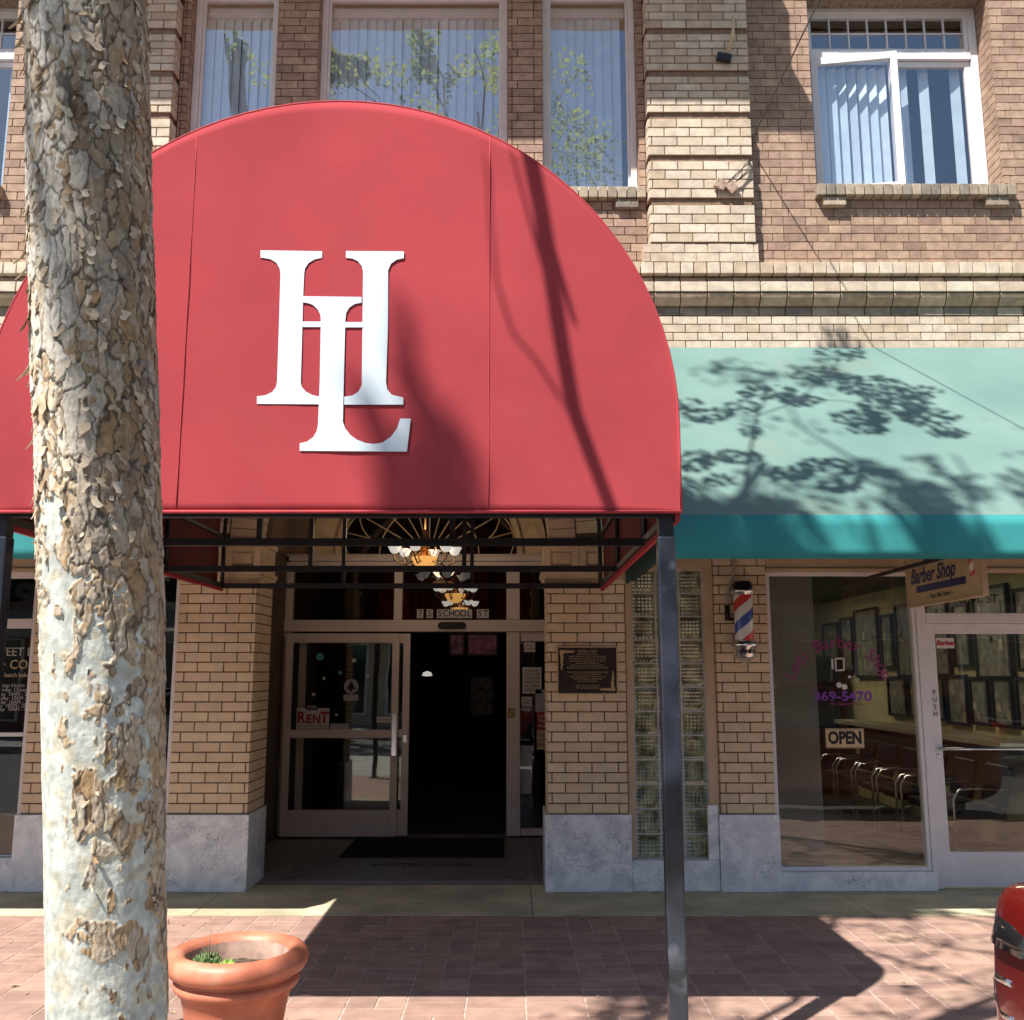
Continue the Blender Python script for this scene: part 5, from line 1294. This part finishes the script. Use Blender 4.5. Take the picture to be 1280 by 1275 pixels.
# bare twigs over the pavement at the right
G = lambda px, v: onplane(px, v, (0, 0, 0), V((0, 0, 1)))
TG = 7.2
def tw(pp, r, t=TG, lv=6):
    S_ = [src(G(a, b), t) for a, b in pp]; branch(S_, r, r*.4, 5)
    for p_, q_ in zip(S_, S_[1:]):
        for _ in range(lv):
            c = p_.lerp(q_, rl.random())+V((rl.uniform(-.12, .12), rl.uniform(-.12, .12), rl.uniform(-.1, .1))); leafquad(leaves, c, .04)
tw([(1030,1155),(1090,1158),(1140,1168),(1200,1190)], .014, lv=9); tw([(1080,1188),(1140,1205),(1200,1225),(1250,1237)], .022, lv=12); tw([(1115,1275),(1180,1252),(1245,1240)], .013, lv=6)
tw([(1105,1170),(1160,1178),(1245,1182)], .009, lv=6); tw([(1120,1240),(1150,1238),(1165,1245)], .01, lv=8); tw([(1060,1262),(1100,1268),(1140,1280)], .012, lv=9)
tw([(700,1282),(760,1262),(830,1252),(900,1262)], .014, lv=16); tw([(760,1275),(850,1270),(960,1282)], .016, lv=18); tw([(1140,1205),(1180,1180),(1250,1165)], .009, lv=5); tw([(1045,1180),(1020,1160),(1000,1150)], .01, lv=16); tw([(1175,1290),(1220,1262),(1260,1245)], .013, lv=5)
branch(wig(lead[2], src(G(1250, 1237), TG), 6, .05), .03, .02); branch([hub, V((-2.0, 1.2, 6.0)), V((-2.5, 1.2, 6.8)), src(G(760, 1262), TG)], .02, .012); branch(wig(V((-1.2, 2.56, 6.6)), src(G(1030, 1155), TG), 4, .03), .012, .008)
# the crown proper, high above the street
for c, r_ in (((-1.6, 1.4, 11.2), 1.3), ((-.6, 2.4, 11.6), .9), ((-2.6, 2.6, 10.9), 1.1), ((-2.2, .6, 9.6), 1.1), ((-5.9, -.6, 10.4), 1.0), ((-.3, 1.0, 12.3), .9), ((-1.8, 2.8, 12.6), 1.0)):
    c = V(c); branch([V((-4.8, .0, 9.2)), c] if c.x < -4 else wig(lead[3], c, 5, .08), .03, .01)
    for _ in range(14):
        o_ = V((rl.gauss(0, .5), rl.gauss(0, .5), rl.gauss(0, .4)))*r_; clump(c+o_, .28*r_, .28*r_, .2*r_, 36, .05)
limb.build('limbs', M['twig'], tree); leaves.build('foliage', M['leaf'], tree)

# the big tree over the street: its high spray makes the soft shadow across the monogram
def street_tree(x, y, h, lab, seed, extra=None, n=44, spread=2.6):
    global rl
    rl = random.Random(seed); e = empty('street_tree', (x, y, -.15), lab, 'tree')
    g = MB(); g.tube([(x, y, -.2), (x+.05, y, h*.2), (x, y+.1, h*.42), (x+.1, y, h*.6)], [.26, .2, .17, .1], 12)
    lv = MB(); 
    for k in range(n):
        a = rl.random()*6.28; rr = spread*math.sqrt(rl.random()); z = h*(.45+.5*rl.random()); c = V((x+rr*math.cos(a)*(1.2-z/h*.5), y+rr*math.sin(a)*(1.2-z/h*.5), z))
        g.tube([V((x, y, h*.4+rl.random()*h*.2)), c.lerp(V((x, y, z)), .5)+V((0, 0, -.2)), c], [.06, .035, .01], 5)
        for _ in range(70):
            leafquad(lv, c+V((rl.gauss(0, .42), rl.gauss(0, .42), rl.gauss(0, .30))), .10)
    if extra:
        for S_, rx, rz, m in extra:
            m = int(m*.62)
            g.tube([V((x, y, h*.55)), V((x, y, h*.6)).lerp(S_, .6)+V((0, 0, .3)), S_], [.09, .05, .02], 6)
            for _ in range(m): leafquad(lv, S_+V((rl.gauss(0, rx), rl.gauss(0, .05), rl.gauss(0, rz))), .06)
    g.build('trunk', M['twig'], e); lv.build('crown', M['leaf'], e)
CP = lambda px, v: onplane(px, v, (0, CF, 0), V((0, 1, 0)))
ex = [(src(CP(px, v), 12), rx, rz, m) for px, v, rx, rz, m in ((500,425,.02,.06,8),(515,470,.03,.07,16),(530,515,.045,.07,26),(550,560,.06,.07,40),(565,600,.07,.07,50),(540,610,.07,.05,36),(500,590,.05,.06,26),(470,540,.025,.07,12),(448,480,.02,.06,7),(490,630,.06,.04,30),(580,635,.06,.04,30))]
street_tree(-6.6, -7.8, 15.5, 'tall leafy street tree across the street, behind the camera', 5, ex, spread=2.2)
street_tree(6.5, -8.2, 9, 'smaller leafy street tree across the street, behind the parked cars', 6)
street_tree(-12.5, 2.5, 9, 'leafy street tree on the near kerb, far left of the frame', 8)

# ------------------------------------------------------------------ cable and hooks on the pilaster
A0 = V((2.13, W-.05, zv(178, W-.05)))
P1 = at(1026, -4, 6.5); d = P1-A0
g = MB(); g.tube([A0, P1, A0+d*3.2+V((0, 0, -.02)), A0+d*6.5], .006, 6)
e = empty('guy_cable', A0, 'thin dark cable running from the pilaster edge up over the street', 'cable'); g.build('cable', M['wire'], e)
MB().lathe([(0, .05), (.012, .05), (.02, .01), (.03, 0), (0, 0)], A0+V((.0, .04, 0)), 12, Matrix.Rotation(R(90), 3, 'X')).build('eye_bolt', M['bronze'], e)
c0 = at(905, 72, YP-.03)
e = empty('cable_clamp', c0, 'black clamp with frayed wire high on the rusticated pilaster', 'clamp')
MB().obox(c0, (.13, .05, .07), Matrix.Rotation(R(12), 3, 'Y')).build('body', M['black'], e, bevel=.008)
g = MB(); 
for q in (0, .012, -.01): g.tube([c0+V((.03+q, 0, .03)), c0+V((.06+q, -.01, .13)), c0+V((.09-q, -.0, .24)), c0+V((.10+q, .0, .42))], .006, 6)
g.build('wire', M['sign_tan'], e)
c0 = at(905, 232, YP-.03)
e = empty('cable_anchor', c0, 'weathered double anchor plate with looped wire low on the pilaster', 'clamp')
g = MB(); g.obox(c0+V((-.03, 0, .01)), (.10, .03, .09), Matrix.Rotation(R(30), 3, 'Y')); g.obox(c0+V((.07, 0, -.02)), (.09, .03, .09), Matrix.Rotation(R(-38), 3, 'Y')); g.build('plates', mat('rusty_tan', (.36, .25, .19), .8, var=.2, scale=30), e, bevel=.006)
g = MB()
for q in (0, .02, .035): g.tube([c0+V((.03, -.01, .02)), c0+V((.12, -.03, .08+q)), c0+V((.19+q, -.02, .20)), c0+V((.23, 0, .24+q)), c0+V((.21+q, .0, .14)), c0+V((.10, -.01, .03))], .004, 5)
g.build('wire', M['wire'], e)

# ------------------------------------------------------------------ vehicles
def vehicle(loc, rz, colr, lab, h=1.5, group=None, k=None):
    """nose towards local -X; length 4.5, width 1.84"""
    e = empty('parked_car', (0, 0, 0), lab, 'car', group)
    paint = mat('car_paint', colr, .28, metal=.25, var=.02, coat=1, spec=.6)
    L = 4.5; k = k or h/1.5; hood = k > 1.2; bl_ = 1.2 if hood else .97*k
    # stations: x, half width, lower z, belt z, top z (shoulder line), nose rounding
    st = [(0.00,.70,.34,.56,.72),(.035,.82,.26,.66,.82),(.13,.885,.22,.72,.86),(.42,.895,.20,.76,.88),(.9,.92,.20,.80,.96),(1.35,.92,.20,.84,1.00),(2.2,.92,.20,.86,1.0),(3.2,.92,.20,.88,1.01),(3.9,.91,.22,.9,1.02),(4.3,.87,.28,.88,.98),(4.45,.80,.34,.80,.9),(4.5,.68,.42,.7,.8)]
    g = MB(); vs = []; fs = []; n = 0
    for x, hw, z0, z1, z2 in st:
        z1 *= k; z2 *= k
        if hood: z2 = min(z2, 1.13+.04*x); z1 = min(z1, z2-.08)
        sec = [(0, z0), (hw*.75, z0), (hw*.96, z0+.06), (hw, (z0+z1)/2), (hw*.99, z1), (hw*.93, z2-.03), (hw*.8, z2), (hw*.45, z2+.03), (0, z2+.04)]
        full = [(y, z) for y, z in sec]+[(-y, z) for y, z in reversed(sec[1:-1])]; n = len(full); vs += [(x, y, z) for y, z in full]
    for j in range(len(st)-1):
        for i in range(n): a = j*n+i; b = j*n+(i+1) % n; fs.append((a, a+n, b+n, b))
    fs.append(tuple(range(n))); fs.append(tuple(reversed(range(len(vs)-n, len(vs)))))
    g.add(vs, fs, True); body = g.build('body', paint, e); s_ = body.modifiers.new('s', 'SUBSURF'); s_.levels = 2; s_.render_levels = 2
    cg = [(1.05,.80,bl_),(1.75,.68,h-.06),(2.3,.66,h),(3.3,.66,h-.02),(3.95,.66,h-.15),(4.25,.76,bl_+.03)]
    g = MB(); vs = []; fs = []
    for x, hw, zt in cg:
        zb_ = bl_; sec = [(-.83, zb_), (-hw if zt > bl_+.1 else -.81, zt-.05 if zt > bl_+.1 else zb_+.01), (-hw*.8, zt), (0, zt+.02), (hw*.8, zt), (hw if zt > bl_+.1 else .81, zt-.05 if zt > bl_+.1 else zb_+.01), (.83, zb_)]
        vs += [(x, y, z) for y, z in sec]
    n = 7
    for j in range(len(cg)-1):
        for i in range(n-1): a = j*n+i; fs.append((a, a+1, a+n+1, a+n))
    g.add(vs, fs, False); g.build('windows', mat('car_glass', (.01, .012, .014), .05, var=0, spec=1), e)
    rf = MB()
    rf.add([(1.72,-.62,h-.035),(1.72,.62,h-.035),(2.3,.62,h+.022),(2.3,-.62,h+.022),(3.3,.62,h+.012),(3.3,-.62,h+.012),(3.95,.6,h-.11),(3.95,-.6,h-.11)], [(0,1,2,3),(3,2,4,5),(5,4,6,7)]); 
    for sy in (-1, 1):
        for (xa, ya, za), (xb_, yb_, zb3) in (((1.08, .80, bl_+.02), (1.75, .68, h-.04)), ((2.55, .85, bl_+.02), (2.5, .68, h-.03)), ((3.5, .84, bl_+.02), (3.5, .68, h-.05)), ((4.22, .78, bl_+.02), (3.95, .67, h-.15)), ((1.75, .67, h-.02), (3.95, .66, h-.13))): rf.bar((xa, sy*ya, za), (xb_, sy*yb_, zb3), .05)
    ro = rf.build('roof', paint, e); s2 = ro.modifiers.new('t', 'SOLIDIFY'); s2.thickness = .02; s2.offset = 0
    for wx in (.86, 3.6):
        for sy in (-1, 1):
            wl = part_empty('wheel', (wx, sy*.82, .33), e); Mx = Matrix.Rotation(R(90), 3, 'X')
            MB().lathe([(.20, -.10), (.30, -.11), (.335, -.08), (.335, .08), (.30, .11), (.20, .10)], (wx, sy*.84, .33), 32, Mx).build('tyre', M['black'], wl)
            r_ = MB(); r_.lathe([(0, 0), (.21, 0), (.225, .02), (.225, -.02)], (wx, sy*.92, .33), 32, Mx, False); 
            for q in range(7):
                a = 2*math.pi*q/7; r_.bar((wx+.04*math.cos(a), sy*.935, .33+.04*math.sin(a)), (wx+.2*math.cos(a), sy*.935, .33+.2*math.sin(a)), .045, .03)
            r_.build('rim', mat('alloy', (.45,.45,.46), .3, metal=.9), wl)
    blk = M['black']
    for sy in (-1, 1):
        hl = part_empty('headlight', (.1, sy*.72, .7*k), e)
        g = MB(); K = 8; vs = []; fs = []
        for q in range(K+1):
            t = q/K; yy = sy*(.50+.325*t); xx = .03+.10*t**5; z0, z1 = .672*k, (.725+.02*t)*k
            vs += [(xx-.045, yy, z0), (xx-.015, yy, z1), (xx+.08, yy, z0), (xx+.09, yy, z1)]
        for q in range(K): a = q*4; fs += [(a, a+1, a+5, a+4), (a+2, a+6, a+7, a+3), (a+1, a+3, a+7, a+5), (a, a+4, a+6, a+2)]
        fs += [(0, 2, 3, 1), (K*4, K*4+1, K*4+3, K*4+2)]
        g.add(vs, fs, True); g.build('housing', mat('smoked_lens', (.012, .012, .014), .08, var=0, spec=1), hl)
        g = MB(); g.tube([(.008, sy*.56, .68*k), (.012, sy*.72, .682*k), (.055, sy*.785, .69*k), (.085, sy*.80, .715*k)], .009, 8); g.build('light_strip', M['chrome'], hl)
        ip = MB(); vs = []; fs = []; K = 8
        for q in range(K+1):
            t = q/K; yy = sy*(.46+.36*t); xx = .022+.08*t**5; vs += [(xx, yy, .605*k), (xx-.006, yy, .665*k), (xx+.1, yy, .665*k), (xx+.1, yy, .605*k)]
        for q in range(K): a = q*4; fs += [(a, a+1, a+5, a+4), (a+1, a+2, a+6, a+5), (a+3, a, a+4, a+7)]
        fs += [(0, 3, 2, 1), (K*4, K*4+1, K*4+2, K*4+3)]
        ip.add(vs, fs, False); ip.build('air_intake', mat('grey_plastic', (.05, .052, .056), .5), e)
        fb = MB(); fb.tube([(.02, sy*.62, .59*k), (.028, sy*.74, .585*k), (.055, sy*.80, .57*k), (.05, sy*.795, .53*k), (.03, sy*.72, .50*k), (.02, sy*.62, .505*k)], .016, 8); fb.build('chrome_bezel', M['chrome'], e)
    gr = MB(); gr.box(-.03, .1, -.46, .46, .45*k, .66*k); gr.box(-.01, .12, -.74, .74, .30, .40*k); gr.build('grille', blk, e, bevel=.02)
    g = MB()
    for q in range(5): g.box(-.045, -.02, -.40, .40, (.475+.038*q)*k, (.485+.038*q)*k)
    g.build('grille_bars', M['chrome'], e)
    for sy in (-1, 1):
        MB().box(1.35, 1.5, sy*.98-.09, sy*.98+.09, 1.0, 1.13).build('mirror', paint, e, bevel=.03)
        MB().box(4.38, 4.50, sy*.72-.12, sy*.72+.12, .72*k, .9*k).build('tail_light', mat('red_lens', (.35,.01,.01), .1, var=0), e, bevel=.02)
    e.location = loc; e.rotation_euler = (0, 0, rz)
    return e
# its kerb-side nose corner stands in the right lower corner of the picture
vehicle((1.70, 2.92, -.15), R(2), (.17, .009, .008), 'maroon parked car whose nose enters the lower right corner', 1.72, None, 1.38)
vehicle((-4.6, -6.0, -.15), R(180), (.55, .55, .56), 'silver parked car across the street', 1.5, 'cars parked across the street')
vehicle((8.0, -6.0, -.15), R(180), (.05, .06, .08), 'dark blue parked car across the street', 1.6, 'cars parked across the street')
vehicle((1.6, -6.0, -.15), R(180), (.35, .03, .03), 'red parked car across the street', 1.5, 'cars parked across the street')
vehicle((-9.8, 2.9, -.15), R(180), (.6, .6, .6), 'white parked car on the near kerb beyond the tree', 1.55)

# ------------------------------------------------------------------ across the street
struct(MB().box(-40, 40, -12, -7.0, -.2, .0).build('far_pavement', M['curb'], None))
cream = mat('cream_stucco', (.55, .48, .38), .9, var=.05, scale=1)
redb = mat('dull_red_brick', (.30, .14, .10), .9, var=.1, scale=3)
for x0, x1, h, m, lab in ((-26, -11, 5.2, redb, 'low red brick shop building across the street, left'), (-10.8, 3, 4.4, cream, 'single storey cream stucco shop building across the street'), (3.2, 18, 6.0, redb, 'two storey red brick building across the street, right'), (18.2, 34, 4.6, cream, 'long cream stucco building at the far end of the street')):
    e = empty('shop_building', ((x0+x1)/2, -12, 0), lab, 'building')
    g = MB(); g.box(x0, x1, -20, -12.05, -.2, h); g.build('wall', m, e); MB().box(x0-.1, x1+.1, -12.2, -11.95, h+.001, h+.25).build('cornice', M['curb'], e)
    x = x0+.6
    while x+2.4 < x1:
        f = MB(); rect_frame(f, x, x+2.4, .4, 2.7, -12.048, -11.98, .07); wn = f.build('window', M['white_frame'], e); MB().box(x+.07, x+2.33, -12.045, -12.02, .47, 2.63).build('pane', mat('far_glass', (.02,.025,.03), .1, spec=1), wn); x += 3.0
    MB().add([(x0+.3, -12.05, 3.5), (x1-.3, -12.05, 3.5), (x1-.3, -10.9, 2.9), (x0+.3, -10.9, 2.9), (x0+.3, -10.9, 2.7), (x1-.3, -10.9, 2.7)], [(0, 3, 2, 1), (3, 4, 5, 2)]).build('awning', M['curtain'], e)
